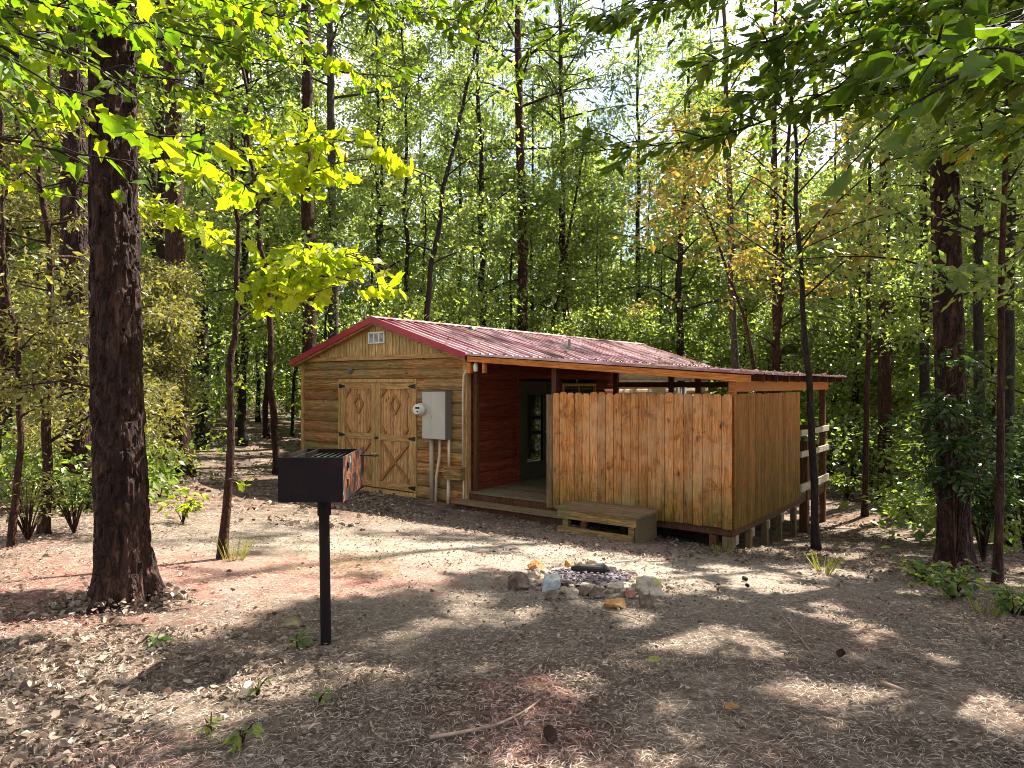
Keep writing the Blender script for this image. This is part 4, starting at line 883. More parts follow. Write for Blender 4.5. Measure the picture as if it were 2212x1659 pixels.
for pts, nt, nl in (([(514, 600, 6.6), (600, 560, 6.4), (700, 545, 6.2), (835, 580, 6.0)], 17, 6), ([(510, 640, 6.6), (620, 600, 6.3), (730, 600, 6.1), (800, 620, 6.0)], 15, 6), ([(505, 700, 6.6), (580, 650, 6.3), (660, 625, 6.1), (690, 640, 5.9)], 10, 5),
        ([(514, 480, 6.6), (620, 400, 6.3), (740, 350, 6.0), (850, 340, 5.8)], 18, 6), ([(514, 430, 6.6), (600, 330, 6.3), (700, 300, 6.0), (800, 320, 5.7)], 14, 6), ([(512, 560, 6.7), (440, 500, 6.9), (380, 470, 7.0), (330, 450, 7.1)], 13, 5), ([(514, 420, 6.7), (460, 380, 6.9), (400, 350, 7.1)], 10, 5), ([(500, 830, 6.7), (520, 820, 6.6), (530, 835, 6.6)], 2, 1), ([(492, 1035, 6.7), (515, 1040, 6.6), (535, 1060, 6.6)], 2, 2)):
    spray(sap, org, [at(*p) for p in pts], int(nt*1.7), nl, .104 if nt > 5 else .07, 'leaf_maple', 'maple', .95, rs, (.6, 1), spread=.42 if nt > 5 else .12, hang=.55)
# the bigger maple whose trunk is out of view on the left
mp, MC, MR = tree('maple', 'maple whose dark boughs of big leaves reach into the photo\'s upper left corner', [(-420, 1500), (-440, 1000), (-460, 500), (-470, 0)], 3.3, 90, 9.5, leafy(5.2, 2.6, 14, 90, .15, mat='leaf_maple', shape='maple', wr=.9, cull=1), 'bark_grey', name='maple_tree')
org = np.array(mp.location)
for pts, nt, nl, tone in (([(-430, 120, 3.3), (0, 97, 3.2), (190, 235, 3.3), (400, 320, 3.6), (560, 420, 4.0)], 22, 5, (.2, 1)), ([(-430, 300, 3.3), (0, 298, 3.2), (150, 330, 3.3), (300, 350, 3.4)], 7, 2, (.1, .9)),
        ([(-430, 20, 3.3), (0, -10, 3.0), (160, 20, 3.2), (330, 60, 3.4)], 16, 5, (0, .7)), ([(-440, 60, 3.3), (-60, 90, 2.8), (60, 150, 2.8), (150, 210, 2.8)], 8, 4, (0, .4)), ([(-440, -80, 3.3), (100, -90, 3.6), (400, -20, 4.2), (680, 60, 4.6)], 28, 6, (.0, .9)),
        ([(-440, -140, 3.3), (200, -120, 4.6), (500, -60, 5.2), (820, 10, 5.6)], 34, 8, (0, .8)), ([(-440, 0, 3.3), (250, 60, 4.8), (450, 110, 5.2), (740, 150, 5.6)], 28, 7, (.0, .9)), ([(-440, -200, 3.3), (300, -100, 6.4), (700, -20, 7.0), (1050, 40, 7.4)], 40, 9, (0, .7)),
        ([(-440, -100, 3.3), (300, 20, 6.4), (600, 100, 7.0), (860, 190, 7.2)], 34, 8, (0, .9)), ([(-440, 100, 3.3), (100, 110, 5.8), (300, 180, 6.3), (560, 260, 6.8)], 30, 8, (.1, 1)), ([(-440, 350, 3.3), (0, 380, 5.4), (120, 420, 6), (200, 430, 6.4)], 14, 5, (.2, 1)),
        ([(-440, 200, 3.3), (-60, 190, 4.8), (50, 240, 5.4), (150, 280, 5.8)], 16, 6, (.2, 1))):
    spray(mp, org, [at(*p) for p in pts], int(nt*1.15), nl, .074, 'leaf_maple', 'maple', .92, rs, tone, r0=.014, spread=.40, hang=.5, bark='bark_dark')
dg, DC, DR_ = tree('dogwood', 'dogwood whose small oval dark leaves hang over the photo\'s top left', [(-300, 1400), (-310, 900), (-330, 400), (-330, -100)], 4.6, 70, 9, leafy(5.4, 2.4, 12, 90, .09, mat='leaf_hick', shape='oval', wr=.5), 'bark_grey', name='dogwood_tree')
org = np.array(dg.location)
for pts, nt, nl in (([(-330, 60, 4.6), (0, 60, 3.8), (160, 120, 3.6), (300, 200, 3.5)], 20, 6), ([(-330, -60, 4.6), (100, -30, 4.4), (300, 40, 4.2), (560, 120, 4.2)], 26, 7), ([(-330, -200, 4.6), (300, -120, 5.0), (700, -30, 5.2), (1000, 60, 5.4)], 34, 8), ([(-330, -160, 4.6), (300, -60, 5.6), (650, 60, 5.8), (900, 170, 6.0)], 32, 8), ([(-330, 60, 4.6), (200, 100, 5.6), (420, 190, 6), (640, 240, 6.2)], 24, 7), ([(-330, 100, 4.6), (-60, 160, 4), (40, 240, 3.8), (110, 330, 3.8)], 12, 5)):
    spray(dg, org, [at(*p) for p in pts], nt, nl, .085, 'leaf_hick', 'oval', .52, rs, (.2, .96), r0=.012, spread=.40, hang=.5, bark='bark_dark')
# hickory whose trunk is out of view on the right: long dark leaves hang across the top
hk, HC, HR = tree('hickory', 'hickory with long dark green leaves hanging across the photo\'s upper right corner', [(2900, 1700), (2900, 1000), (2890, 400), (2880, -200)], 3.0, 95, 9, leafy(4.6, 3.0, 18, 120, .14, mat='leaf_hick', shape='oval', wr=.42, cull=1), 'bark_grey', name='hickory_tree')
org = np.array(hk.location)
for pts, nt, nl, tone in (([(2890, -60, 3.0), (2500, -20, 2.6), (2150, 60, 2.3), (1900, 130, 2.2)], 15, 6, (0, .7)), ([(2890, 60, 3.0), (2500, 80, 2.2), (2200, 120, 1.9), (2020, 180, 1.8)], 9, 5, (0, .6)), ([(2890, -200, 3.0), (2200, -60, 3.2), (1800, 40, 3.3), (1500, 150, 3.4)], 20, 7, (0, .95)),
        ([(2890, -160, 3.0), (2100, 0, 3.6), (1750, 140, 3.7), (1560, 270, 3.8)], 20, 7, (0, .95)), ([(2890, -260, 3.0), (1900, -120, 3.8), (1500, -20, 4.0), (1280, 60, 4.1)], 18, 7, (0, .95)), ([(2890, -40, 3.0), (2300, 120, 3.4), (2000, 180, 3.5), (1780, 240, 3.6)], 17, 7, (.1, .98)),
        ([(2890, 100, 3.0), (2400, 220, 3.0), (2200, 260, 3.0), (2060, 330, 3.0)], 8, 5, (.3, 1)), ([(2890, -300, 3.0), (1700, -160, 4.6), (1250, -60, 5.0), (960, 20, 5.2)], 20, 7, (0, .9)), ([(2890, -260, 3.0), (1700, -110, 4.8), (1300, 30, 5.0), (1090, 130, 5.2)], 16, 6, (0, .9)), ([(2890, 0, 3.0), (2250, 30, 4.4), (1950, 100, 4.7), (1650, 140, 5.0)], 20, 7, (.1, 1)), ([(2890, -100, 3.0), (2300, -40, 5.0), (2000, 20, 5.2), (1700, 40, 5.5)], 20, 7, (.1, 1)), ([(2890, -200, 3.0), (2500, 40, 5.5), (2200, 160, 5.8), (1950, 230, 6.0)], 24, 8, (0, .95)), ([(2890, -100, 3.0), (2600, 160, 4.2), (2300, 250, 4.4), (2120, 300, 4.5)], 14, 6, (.2, 1)), ([(2890, -200, 3.0), (2400, -80, 3.6), (2250, 40, 3.6), (2100, 130, 3.6)], 18, 8, (0, .6)), ([(2890, -300, 3.0), (1800, -120, 6.0), (1500, 0, 6.4), (1300, 60, 6.6)], 22, 7, (0, .9)), ([(2890, 0, 3.0), (1900, 150, 3.4), (1600, 280, 3.7), (1260, 330, 4.2)], 14, 5, (.1, .9))):
    spray(hk, org, [at(*p) for p in pts], int(nt*2.5), nl+2, int(1)*.082, 'leaf_hick', 'oval', .38, rs, tone, r0=.012, spread=.36, hang=.35, bark='bark_dark')

# cedars of fine olive foliage on the left
for lab, path, Y, w, top, z0, R_ in (('bushy olive-brown cedar filling the photo\'s left edge, behind the thick pine', [(95, 1130), (100, 800), (105, 400)], 7.6, 20, 6.4, .9, 1.5), ('thin dead-stemmed cedar with pale bare stem at the far left edge', [(28, 1130), (40, 900), (20, 600)], 6.9, 13, 5.0, 1.3, 1.0),
        ('olive cedar peeking out just left of the thick pine\'s bark', [(178, 1100), (176, 800), (170, 500)], 10.6, 18, 6.8, .8, 1.6), ('broad yellow-olive cedar behind the bushy cedar, in the far left corner', [(-20, 1080), (0, 800), (0, 500)], 10.0, 26, 8.5, .8, 2.0), ('small tawny cedar in front of the reddish bank pine', [(352, 985), (350, 900), (352, 800)], 13.8, 12, 4.6, 1.7, .75)):
    tree('cedar', lab, path, Y, w, top, dict(z0=z0, r=R_, limbs=26, per=230, L=.066, wr=.42, mat='leaf_cedar', cr=.40, flat=.55, taper=.45, rise=.15, cl=1, cull=.8, upw=.3), 'bark_red', dry=4)

# ---- more trees of the wood, one by one
INH = lambda x, y, m=1.3: (lambda ab: WL-m < ab[0] < WR+m and -m < ab[1] < LEN+m or -5 < ab[0] < .6+m and -1.5 < ab[1] < 5.4+m)(AB(x, y))
pts = [(np.array(o.location)[0], np.array(o.location)[1]) for o in col.objects if o.type == 'EMPTY' and o.get('category') == 'tree']
r = np.random.default_rng(5); made = 0; tries = 0
zones = (('left', 'slender leafy tree in the woods left of the cabin, one of many alike', 'trees deep in the woods left of the cabin'), ('mid', 'slender leafy tree in the woods behind the cabin roof, one of many alike', 'trees deep in the woods behind the cabin'), ('right', 'slender leafy tree in the woods right of the porch, one of many alike', 'trees deep in the woods right of the porch'))
while made < 104 and tries < 4000:
    tries += 1
    y = r.uniform(13.5, 42); x = r.uniform(-.80, .80)*y
    if INH(x, y, 1.6) or any((x-a)**2+(y-b)**2 < (1.7+.025*y)**2 for a, b in pts): continue
    if y < 17 and -4.5 < x < 6.5: continue
    px = 1106+1500*x/y
    gap = 1240 < px < 1440 or 1640 < px < 1900
    far = y > 26; top = r.uniform(9, 13.5) if gap else r.uniform(.34, .62)*y+3.5
    z = zones[0] if px < 650 else (zones[1] if px < 1530 else zones[2])
    gx, gy = 1106+1500*x/y, 829.5+1500*(CZ-G(x, y))/y
    lean = r.uniform(-25, 25)*20/y
    tree('broadleaf', z[1], [(gx, gy), (gx+lean*.4, gy-300), (gx+lean, gy-600)], y, 1500*2*r.uniform(.035, .11)/y, top, leafy(r.uniform(1.2, 3.2) if not far else r.uniform(1.0, 4), r.uniform(1.9, 3.2), 26, 300 if not far else 270, .105 if not far else .145, tone=(r.uniform(0, .25), r.uniform(.7, .98)), flat=.35), 'bark_dark' if r.uniform() < .6 else 'bark_red', group=z[2], seed=1000+made, dry=2)
    pts.append((x, y)); made += 1
for k, (x, y, h) in enumerate(((3.0, 26.0, 9), (5.6, 27, 8), (8.4, 25.5, 9), (-.2, 25.2, 10), (-3.0, 22.5, 9), (-5.6, 20.5, 8), (10.6, 23.0, 8), (9.6, 19.5, 7), (1.2, 29.5, 11), (6.9, 31, 11), (-7.6, 24, 9), (12.6, 20.5, 8))):
    gx, gy = 1106+1500*x/y, 829.5+1500*(CZ-G(x, y))/y; z = zones[0] if gx < 650 else (zones[1] if gx < 1530 else zones[2])
    tree('broadleaf', z[1].replace('slender leafy', 'low bushy'), [(gx, gy), (gx+8, gy-200), (gx+12, gy-400)], y, 1500*.11/y, h, leafy(1.6, 2.7, 26, 280, .11, tone=(.05, .93), flat=.35, taper=.8), 'bark_dark', group=z[2].replace('trees', 'low bushy trees'), seed=3000+k)
# far wood that reads as one mass
mb = MB(); tb = MB(); C = []
for k in range(1900):
    y = r.uniform(43, 64); x = r.uniform(-.85, .85)*y; px = 1106+1500*x/y; h = (.24 if 1240 < px < 1440 or 1640 < px < 1950 else .34)*y
    C.append((x, y, G(x, y)+r.uniform(0, 1)**1.3*h))
clumps(mb, r, C, 1.5, 85, .6, .28, .6, tone=(.1, .95), cull=0)
for k in range(110):
    y = r.uniform(42, 62); x = r.uniform(-.85, .85)*y; g = G(x, y); mb.tube([(x, y, g-.2), (x+r.uniform(-.3, .3), y, g+6), (x+r.uniform(-.8, .8), y, g+12)], [r.uniform(.09, .2), .1, .05], 6, tone=0.0)
o = mb.build('distant_woods', M['leaf_wood']); o['kind'] = 'stuff'
# low undergrowth across the wood's floor
mb = MB(); C = []
while len(C) < 1050:
    y = 9+33*r.uniform()**1.2; x = r.uniform(-.8, .8)*y
    if INH(x, y, .8) or (y < 17 and -5.5 < x < 5.5) or (y < 13 and x > 0 and x < 6.2): continue
    if fbm(np.array([[x*.35, y*.35, 0]]), 31)[0] < .42: continue
    C.append((x, y, G(x, y)+r.uniform(.1, .9)*(1 if x > 0 else .8)+(r.uniform(0, 1.6) if y > 15 else 0)))
clumps(mb, r, C, .75, 95, .55, .11, .6, tone=(.1, 1), cull=.3, upw=1.2)
o = mb.build('undergrowth', M['leaf_low']); o['kind'] = 'stuff'

# ---- plants one can tell apart near the clearing
def plant(label, px, py, r_, h, n, L, mat, name='leafy_plant', cat='plant', shape='oval', wr=.5, stems=7, seed=1, group=None, toner=(0, 1)):
    c = gp(px, py); r = np.random.default_rng(seed+int(px)); o = thing(name, label, cat, c, 0, group); mb, cm = MB(), MB(); E = []
    for k in range(stems):
        az, q = r.uniform(0, 6.28), r_*r.uniform(.2, 1); e = np.array([math.cos(az)*q, math.sin(az)*q, h*r.uniform(.5, 1)]); mb.tube(catmull([(0, 0, -.02), e*[.4, .4, .6], e], 7), np.linspace(.006+.004*h, .002, 7), 5); E += [e, e*[.7, .7, .8], e*[.4, .4, .6]]
    mb.build('stem', M['bark_red'], o); P0 = np.array(E)+0
    idx = r.integers(0, len(P0), n); d = r.normal(size=(n, 3)); P = P0[idx]+norm(d)*r_*.30*r.uniform(.2, 1, n)[:, None]*[1, 1, .6]; P[:, 2] = np.maximum(P[:, 2], .02)
    ax = d*[1, 1, .3]; ax[:, 2] -= .3; nr = r.normal(size=(n, 3))*.4; nr[:, 2] += 1
    leaves(cm, P, ax, nr, L*r.uniform(.6, 1.3, n), L*wr*r.uniform(.8, 1.2, n), r.uniform(*toner, n), shape); cm.build('foliage', M[mat], o)
    return o
plant('bright yellow-green sprig of drooping leaves right of the thick pine\'s foot', 395, 1128, .30, .42, 80, .10, 'leaf_maple', name='young_shrub', cat='shrub', toner=(.4, 1))
plant('yellowish young shrub behind the thick pine, nearer the reddish bank pine', 345, 1075, .32, .45, 70, .09, 'leaf_maple', name='young_shrub', cat='shrub', toner=(.2, .9))
plant('tangled green shrub below the bushy cedar at the photo\'s left edge', 160, 1150, .5, .9, 420, .07, 'leaf_low', name='young_shrub', cat='shrub', stems=16)
plant('low twiggy shrub by the pale dead cedar stem', 60, 1165, .45, .8, 300, .06, 'leaf_cedar', name='young_shrub', cat='shrub', stems=16)
plant('dense dark shrub climbing the foot of the massive right-hand pine', 2060, 1235, .62, 2.6, 1500, .10, 'leaf_vine', name='climbing_shrub', cat='shrub', stems=22)
plant('dark leafy shrub between the massive pine and the slim reddish tree', 2125, 1215, .6, 1.7, 900, .10, 'leaf_vine', name='climbing_shrub', cat='shrub', stems=18, seed=4)
plant('dark green shrub at the right edge of the photo behind the slim reddish tree', 2215, 1190, .7, 2.0, 1000, .10, 'leaf_vine', name='climbing_shrub', cat='shrub', stems=18, seed=5)
plant('feathery long-leaved shrub left of the massive pine, beside the path', 2000, 1120, .55, 1.7, 800, .12, 'leaf_low', name='young_shrub', cat='shrub', wr=.28, stems=18, seed=6)
for k, (lab, px, py, r_, h, n, m) in enumerate((('shadowy shrub behind the pole-thin tree', 1880, 1060, .9, 1.7, 900, 'leaf_low'), ('shadowy shrub below the dark trunk left of the massive pine', 1985, 1050, 1.0, 2.2, 1100, 'leaf_low'), ('tall dark shrub behind the massive pine and the slim reddish tree', 2110, 1080, 1.0, 3.0, 1500, 'leaf_vine'),
        ('tall mixed shrub in the gap right of the slim reddish tree', 2195, 1090, .9, 3.2, 1400, 'leaf_low'), ('low bright shrub between the scaly pine and the massive pine', 1965, 1130, .6, .7, 450, 'leaf_low'), ('leafy shrub in shade between porch corner and scaly pine', 1850, 1030, 1.1, 2.0, 1000, 'leaf_low'))):
    plant(lab, px, py, r_, h, n, .11, m, name='young_shrub', cat='shrub', stems=24, seed=30+k, toner=(.1, .9))
plant('pale green broad-leaved fern clump at the foot of the slim reddish tree', 2060, 1290, .36, .26, 130, .10, 'leaf_low', stems=12, wr=.45)
plant('low green ferny plant left of the broad-leaved clump, under the massive pine', 1995, 1255, .34, .22, 120, .085, 'leaf_low', stems=12, wr=.4, seed=8)
plant('sunlit yellow-green shrub on the path right of the porch, below the scaly pine', 1935, 1085, .7, .8, 520, .11, 'leaf_low', name='young_shrub', cat='shrub', stems=16, toner=(.4, 1))
plant('sunlit green shrub between the pole-thin tree and the porch rails', 1830, 1075, .6, .6, 420, .10, 'leaf_low', name='young_shrub', cat='shrub', stems=16, toner=(.3, 1), seed=3)
plant('ferny clump at the right edge by the rough cut-off trunk', 2190, 1330, .25, .22, 110, .07, 'leaf_low', stems=10)
plant('lone grey-green seedling lying flat in dead leaves left of the thick pine\'s front', 338, 1392, .09, .05, 12, .075, 'leaf_low', name='seedling', stems=4)
plant('lone grey-green seedling in dead leaves just left of the grill post\'s foot', 642, 1398, .08, .06, 12, .07, 'leaf_low', name='seedling', stems=4)
plant('upright little seedling with pointed leaves in the bottom left foreground', 520, 1610, .06, .10, 14, .06, 'leaf_low', name='seedling', stems=4, wr=.35)
plant('second pointed seedling, a little up from the bottom left one', 455, 1580, .05, .09, 9, .05, 'leaf_low', name='seedling', stems=3, wr=.35)
plant('seedling with one pale upright leaf on the straw, below and left of the grill post', 555, 1500, .05, .08, 7, .055, 'leaf_low', name='seedling', stems=3, wr=.35)
plant('yellowish seedling on the straw right below the grill post', 690, 1515, .06, .06, 8, .06, 'leaf_low', name='seedling', stems=3, wr=.3)
def tuft(label, px, py, r_, h, n, seed=0):
    c = gp(px, py); r = np.random.default_rng(seed+int(px)); mb = MB(); az = r.uniform(0, 6.28, n); q = r_*np.sqrt(r.uniform(size=n))
    P = np.c_[np.cos(az)*q, np.sin(az)*q, np.full(n, -.01)]; ax = np.c_[np.cos(az)*r.uniform(.1, .9, n), np.sin(az)*r.uniform(.1, .9, n), np.ones(n)]; nr = r.normal(size=(n, 3))
    for k in range(n):
        L = h*r.uniform(.5, 1.1); a = ax[k]/np.linalg.norm(ax[k]); e = P[k]+a*L; e2 = e+np.array([a[0], a[1], -.25])*L*.5; s = np.cross(a, [a[1], -a[0], .1]); s = s/np.linalg.norm(s)*.0035
        mb.add([P[k]-s, P[k]+s, e+s*.8, e-s*.8, e2], [(0, 1, 2, 3)], r.uniform()); mb.f.append(np.array([[mb.n-3, mb.n-1, mb.n-2]])[:, ::-1]); mb.t.append(np.array([.6]))
    o = mb.build('grass_tuft', M['grass']); o.location = tuple(c); tag(o, label, 'grass')
    return o
tuft('spiky grass tuft growing in front of the thin black young tree', 1780, 1236, .07, .24, 60)
tuft('dry grass tuft on the ground below the fence corner post', 1560, 1192, .10, .14, 50)
tuft('grass tuft at the foot of the slim leaning sapling', 505, 1205, .10, .22, 60)
tuft('yellow grass tuft at the right edge of the straw, left of the cut-off trunk', 2130, 1325, .09, .12, 45)
mb = MB()
for k in range(1500):
    u = r.uniform(size=2); cx, cy = ((560+300*u[0], 1150+95*u[1]) if k % 3 else (690+150*u[0], 1195+55*u[1])); c = gp(cx, cy); a = np.array([r.normal()*.7, r.normal()*.7, 1]); a /= np.linalg.norm(a); L = r.uniform(.03, .09); s = np.cross(a, [1, .2, 0]); s = s/np.linalg.norm(s)*.0028
    mb.add([c-s, c+s, c+a*L+s*.3, c+a*L-s*.3], [(0, 1, 2, 3)], r.uniform())
o = mb.build('sparse_grass', M['grass']); o['kind'] = 'stuff'

# ================================================================== LITTER
def scatter(n, y0, y1, spread, power=1.6):
    y = y0+(y1-y0)*r.uniform(size=n)**power; x = r.uniform(-spread, spread, n)*y
    return x, y
def notbuilt(x, y): a, b = AB(x, y); return ~(((a > WL-.1) & (a < WR+.1) & (b > -.05)) | ((a > -4.8) & (a < .1) & (b > .3) & (b < 5.2)))
def zat(x, y):
    z = gz(x, y); nr = np.exp(-((y-4)/9)**2-(x/9)**2)
    return z+nr*.030*(fbm(np.c_[x*3.1, y*3.1, 0*x], 11)-.47)+nr*.03*(fbm(np.c_[x*13, y*13, 0*x], 13, 3)-.44)-.012
def straw(name, n, mat, mask, y1=11, lmin=.02, lmax=.07, wd=.0008):
    x, y = scatter(n, 1.7, y1, .80, 1.5); k = notbuilt(x, y) & mask(x, y) & (r.uniform(size=n) > .30*np.exp(-(((x+.1)/3.4)**2+((y-7.3)/1.9)**2)**2)); x, y = x[k], y[k]; n = len(x); z = zat(x, y)+.004+.010*r.uniform(size=n)
    az = r.uniform(0, 6.28, n); ax = np.c_[np.cos(az), np.sin(az), r.normal(size=n)*.12]; nr = r.normal(size=(n, 3))*.4; nr[:, 2] += 1
    mb = MB(); w_ = wd*(1+y*.22); leaves(mb, np.c_[x, y, z], ax, nr, r.uniform(lmin, lmax, n), w_*2, r.uniform(size=n), 'diamond')
    o = mb.build(name, M[mat]); o['kind'] = 'stuff'
red = lambda x, y: fbm(np.c_[x*.8, y*.8, 0*x], 91) + .30*np.exp(-((x+2.0)/1.5)**2-((y-6.2)/1.4)**2)+.35*np.exp(-((x-.05)/.35)**2-((y-3.2)/.5)**2)+.2*np.exp(-((x+3.2)/1.)**2-((y-5.2)/1.)**2) > .62
straw('pine_straw', 185000, 'needle', lambda x, y: ~red(x, y) | (r.uniform(size=len(x)) < .4))
straw('reddish_pine_straw', 150000, 'needle_red', lambda x, y: red(x, y) & (r.uniform(size=len(x)) < .8))
def deadleaves(n, mask, L=.065, y0=1.7, y1=9, sp=.8, p=1.3):
    x, y = scatter(n, y0, y1, sp, p); k = notbuilt(x, y) & mask(x, y) & (fbm(np.c_[x*1.7, y*1.7, 0*x], 55, 3)+r.uniform(-.12, .12, n) > .40); x, y = x[k], y[k]; n = len(x); z = zat(x, y)+.006+.02*r.uniform(size=n)**2
    az = r.uniform(0, 6.28, n); ax = np.c_[np.cos(az), np.sin(az), r.normal(size=n)*.35]; nr = r.normal(size=(n, 3))*.55; nr[:, 2] += 1
    LL = L*r.uniform(.5, 1.4, n); leaves(DL_, np.c_[x, y, z], ax, nr, LL, LL*r.uniform(.35, .75, n), r.uniform(size=n)**1.2, 'oval', r.uniform(.3, 3.2, n))
DL_ = MB()
lw = lambda x, y: np.clip(.62-.8*(x+1.1+.12*y), .02, 1)*np.clip((5.2-y)/1.2, .15, 1)
deadleaves(22000, lambda x, y: (r.uniform(size=len(x)) < lw(x, y)) & (y < 6.5), .045, 1.7, 6.5)
deadleaves(6000, lambda x, y: r.uniform(size=len(x)) < .5, .035, 2.0, 16, .8, 1.0)
def near_house(x, y): a, b = AB(x, y); return (b > -2.2) & (a > -10) & (a < 2.5) & (r.uniform(size=len(x)) < .75)
deadleaves(26000, near_house, .055, 7.5, 18, .55, 1.0)
deadleaves(14000, lambda x, y: (x < -2) & (y > 9), .09, 9, 24, .8, 1.0)
deadleaves(6000, lambda x, y: (x > 2.5), .065, 6, 16, .8, 1.0)
n = 520; a = r.uniform(PK+.1, WR+.05, n); b = r.uniform(0, LEN, n)**1.0; k = fbm(np.c_[a*1.1, b*1.1, 0*a], 66, 3)+r.uniform(-.08, .08, n) > .42; a, b = a[k], b[k]; n = len(a)
a2 = r.uniform(PA0, PA1, 160); b2 = r.uniform(0, 5.2, 160)
A_ = np.r_[a, a2]; B_ = np.r_[b, b2]; Z_ = np.r_[RZ-(RZ-EZ)*(a-PK)/2.42+.034, pz(a2)+.028]; Wp = np.array([W(x, y, 0) for x, y in zip(A_, B_)]); Wp[:, 2] = Z_; n = len(A_); az = r.uniform(0, 6.28, n)
leaves(DL_, Wp, np.c_[np.cos(az), np.sin(az), r.normal(size=n)*.2], np.c_[r.normal(size=n)*.3+.25, r.normal(size=n)*.3, np.ones(n)], .06*r.uniform(.6, 1.5, n), .03*r.uniform(.5, 1.3, n), r.uniform(size=n), 'oval', r.uniform(.3, 3, n))
for tx, ty, rr0 in ((-2.85, 5.05, .30), (5.15, 8.1, .30), (-6.0, 9.6, .4), (-7, 14.6, .5)):   # litter heaped round the trunks' feet
    n = 420; t_ = r.uniform(0, 6.28, n); q = rr0*(.75+.55*np.abs(r.normal(size=n))); x, y = tx+q*np.cos(t_), ty+q*np.sin(t_); z = zat(x, y)+.07*np.exp(-((q-rr0*.7)/.14)**2)+.01*r.uniform(size=n); az = r.uniform(0, 6.28, n); nr = r.normal(size=(n, 3))*.55; nr[:, 2] += 1
    LL = .055*r.uniform(.5, 1.4, n); leaves(DL_, np.c_[x, y, z], np.c_[np.cos(az), np.sin(az), r.normal(size=n)*.4], nr, LL, LL*r.uniform(.35, .75, n), r.uniform(size=n), 'oval', r.uniform(.3, 3.2, n))
deadleaves(26000, lambda x, y: np.ones(len(x), bool), .022, 1.7, 10, .8, 1.4)
o = DL_.build('fallen_leaves', M['leaf_dead']); o['kind'] = 'stuff'
# pebbles
mb = MB(); x, y = scatter(420, 1.8, 8, .75, 1.3); z = zat(x, y)
for k in range(len(x)): s_ = r.uniform(.004, .013); V, F = blob(0, s_, s_*.8, s_*.6, k % 11, 1, .3, k); mb.add(V+[x[k], y[k], z[k]+s_*.3], F)
for k in range(240):
    t_ = r.uniform(0, 6.28); q = .45+.11*r.normal(); X_, Y_ = pc[0]+q*math.cos(t_), pc[1]+q*math.sin(t_)*.95; s_ = r.uniform(.010, .042); V, F = blob(0, s_, s_*.8, s_*.6, k % 13, 2, .3, k); mb.add(V+[X_, Y_, G(X_, Y_)+s_*.3], F)
o = mb.build('gravel', M['st_pale']); o['kind'] = 'stuff'
# sticks, cones, single leaves
def stick(label, P, r0, name='stick', side=None):
    P = [gp(*p) for p in P]; o0 = P[0].copy(); Q = catmull([p-o0+[0, 0, r0*.9+.006*(k % 2)] for k, p in enumerate(P)], 22); mb = MB(); mb.tube(Q, np.linspace(r0, r0*.5, 22), 8, disp=lambda V, rw, t: r0*.25*(fbm(V*40, 4)-.47))
    for s in side or ():
        a, b = gp(*s[0])-o0, gp(*s[1])-o0; mb.tube([a+[0, 0, r0], (a+b)/2+[0, 0, r0+.01], b+[0, 0, r0]], [r0*.6, r0*.5, r0*.3], 6)
    o = mb.build(name, M['stick'], smooth=True); o.location = tuple(o0); tag(o, label, 'stick')
stick('longest pale forked stick lying across the reddish straw in the foreground', [(928, 1597), (1000, 1588), (1075, 1568), (1130, 1545), (1168, 1514)], .0085, side=[((1110, 1554), (1125, 1585))])
stick('thin crooked twig below the grill post on the straw', [(800, 1560), (812, 1590), (850, 1605), (905, 1600)], .004)
stick('thin straight stick pointing to the ring of stones from its right front', [(1680, 1320), (1720, 1370), (1760, 1420)], .005)
stick('dark short stick between the fire ring and the grass tuft', [(1300, 1320), (1360, 1335), (1400, 1348)], .005)
stick('pale bark strip lying alone on the brown straw at the right', [(1905, 1478), (1925, 1488), (1962, 1498)], .011, 'bark_strip')
stick('slanting dead stick under the ferns by the massive pine', [(1940, 1215), (1965, 1240), (1985, 1255)], .008)
def cone(label, px, py, s):
    c = gp(px, py); mb = MB(); mb.lathe([(0, -.5), (.25, -.42), (.34, -.2), (.33, .05), (.22, .35), (0, .52)], (0, 0, 0), sides=10); n = 90; k = np.arange(n); zz = -.45+.95*k/n; rr_ = .34*np.sqrt(np.clip(1-(zz/.55)**2, .02, 1)); az = k*2.399
    P = np.c_[np.cos(az)*rr_*.75, np.sin(az)*rr_*.75, zz]; ax = np.c_[np.cos(az), np.sin(az), np.full(n, .35)]; leaves(mb, P, ax, np.tile([[0, 0, 1.]], (n, 1)), .26, .26, .5, 'oval')
    V = np.concatenate(mb.v)*s; V = np.c_[V[:, 2], V[:, 0], V[:, 1]]; mb.v = [V]; o = mb.build('pine_cone', M['cone']); o.location = (c[0], c[1], c[2]+s*.4); o.rotation_euler = (0, R(-25), R(px % 180)); tag(o, label, 'pine cone')
cone('largest dark pine cone lying in the foreground right of the pale forked stick', 1190, 1600, .058)
cone('dark pine cone lying on open straw right of the fire ring, toward the grass tuft', 1610, 1255, .05)
cone('pine cone alone on the straw at the right, left of the pale bark strip', 1815, 1418, .045)
cone('dark pine cone lying behind the lone one, just below the fence side', 1615, 1268, .035)
def loose(label, px, py, mat, L):
    c = gp(px, py); mb = MB(); leaves(mb, np.array([[0, 0, .02]]), np.array([[1., .3, .05]]), np.array([[.1, -.3, 1.]]), L, L*.55, .95, 'oval'); o = mb.build('loose_leaf', M[mat]); o.location = tuple(c); sm = o.modifiers.new('thick', 'SOLIDIFY'); sm.thickness = .001; tag(o, label, 'leaf')
loose('single fresh green leaf lying on brown straw in the centre foreground', 1400, 1436, 'leaf_low', .085)
loose('single yellow-orange leaf lying on brown straw right of the largest pine cone', 1565, 1540, 'leaf_gold', .075)

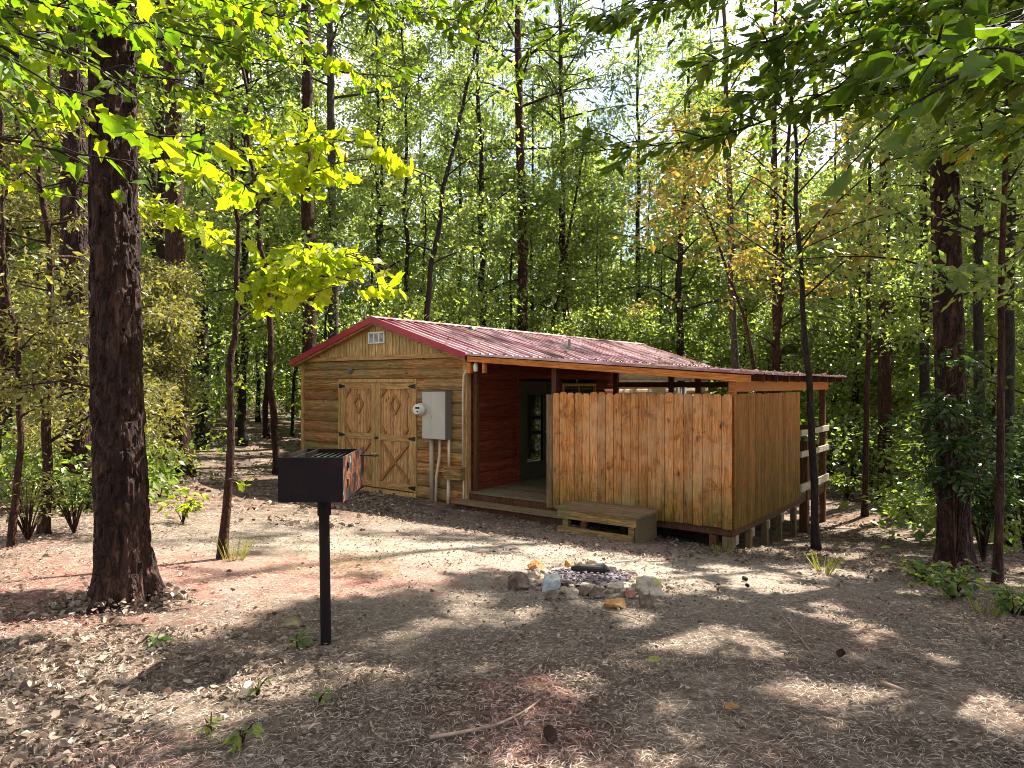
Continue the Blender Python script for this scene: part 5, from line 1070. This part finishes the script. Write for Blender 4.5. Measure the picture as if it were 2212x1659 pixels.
# ================================================================== SKY, SUN, CAMERA
w = bpy.data.worlds.new('World'); scene.world = w; w.use_nodes = True; nt = w.node_tree; bg = nt.nodes['Background']
sky = nt.nodes.new('ShaderNodeTexSky'); sky.sky_type = 'NISHITA'; sky.sun_disc = False; sky.sun_elevation = SUN_EL; sky.sun_rotation = SUN_AZ; sky.altitude = 100; sky.dust_density = 2.0
tc = nt.nodes.new('ShaderNodeTexCoord'); nz = nt.nodes.new('ShaderNodeTexNoise'); nz.inputs['Scale'].default_value = 2.2; nz.inputs['Detail'].default_value = 6
nt.links.new(tc.outputs['Generated'], nz.inputs['Vector'])
rp = nt.nodes.new('ShaderNodeValToRGB'); rp.color_ramp.elements[0].position = .44; rp.color_ramp.elements[1].position = .60; nt.links.new(nz.outputs['Fac'], rp.inputs['Fac'])
mx = nt.nodes.new('ShaderNodeMix'); mx.data_type = 'RGBA'; nt.links.new(rp.outputs['Color'], mx.inputs[0]); nt.links.new(sky.outputs[0], mx.inputs[6]); mx.inputs[7].default_value = (9.0, 9.0, 9.4, 1)
nt.links.new(mx.outputs[2], bg.inputs['Color']); bg.inputs['Strength'].default_value = .054
sl = bpy.data.lights.new('sun', 'SUN'); sl.energy = 5.0; sl.angle = R(.5); sl.color = (1, .93, .82); so = bpy.data.objects.new('sun', sl); col.objects.link(so); so.rotation_euler = Vector(tuple(-SUN)).to_track_quat('-Z', 'Y').to_euler(); so.location = (10, 10, 30)
cam = bpy.data.cameras.new('camera'); cam.sensor_width = 36; cam.lens = 36*FPX/2212; cam.clip_end = 400; cam.clip_start = .05
co = bpy.data.objects.new('camera', cam); col.objects.link(co); co.location = (0, 0, CZ); co.rotation_euler = (R(90), 0, 0); scene.camera = co
scene.view_settings.view_transform = 'Standard'; scene.view_settings.look = 'None'; scene.view_settings.exposure = 2.2; scene.view_settings.gamma = 1
scene.render.engine = 'CYCLES'; cy = scene.cycles; cy.max_bounces = 8; cy.diffuse_bounces = 6; cy.glossy_bounces = 3; cy.transmission_bounces = 4; cy.transparent_max_bounces = 4; cy.use_denoising = True; cy.sample_clamp_indirect = 6; cy.filter_width = 1.0
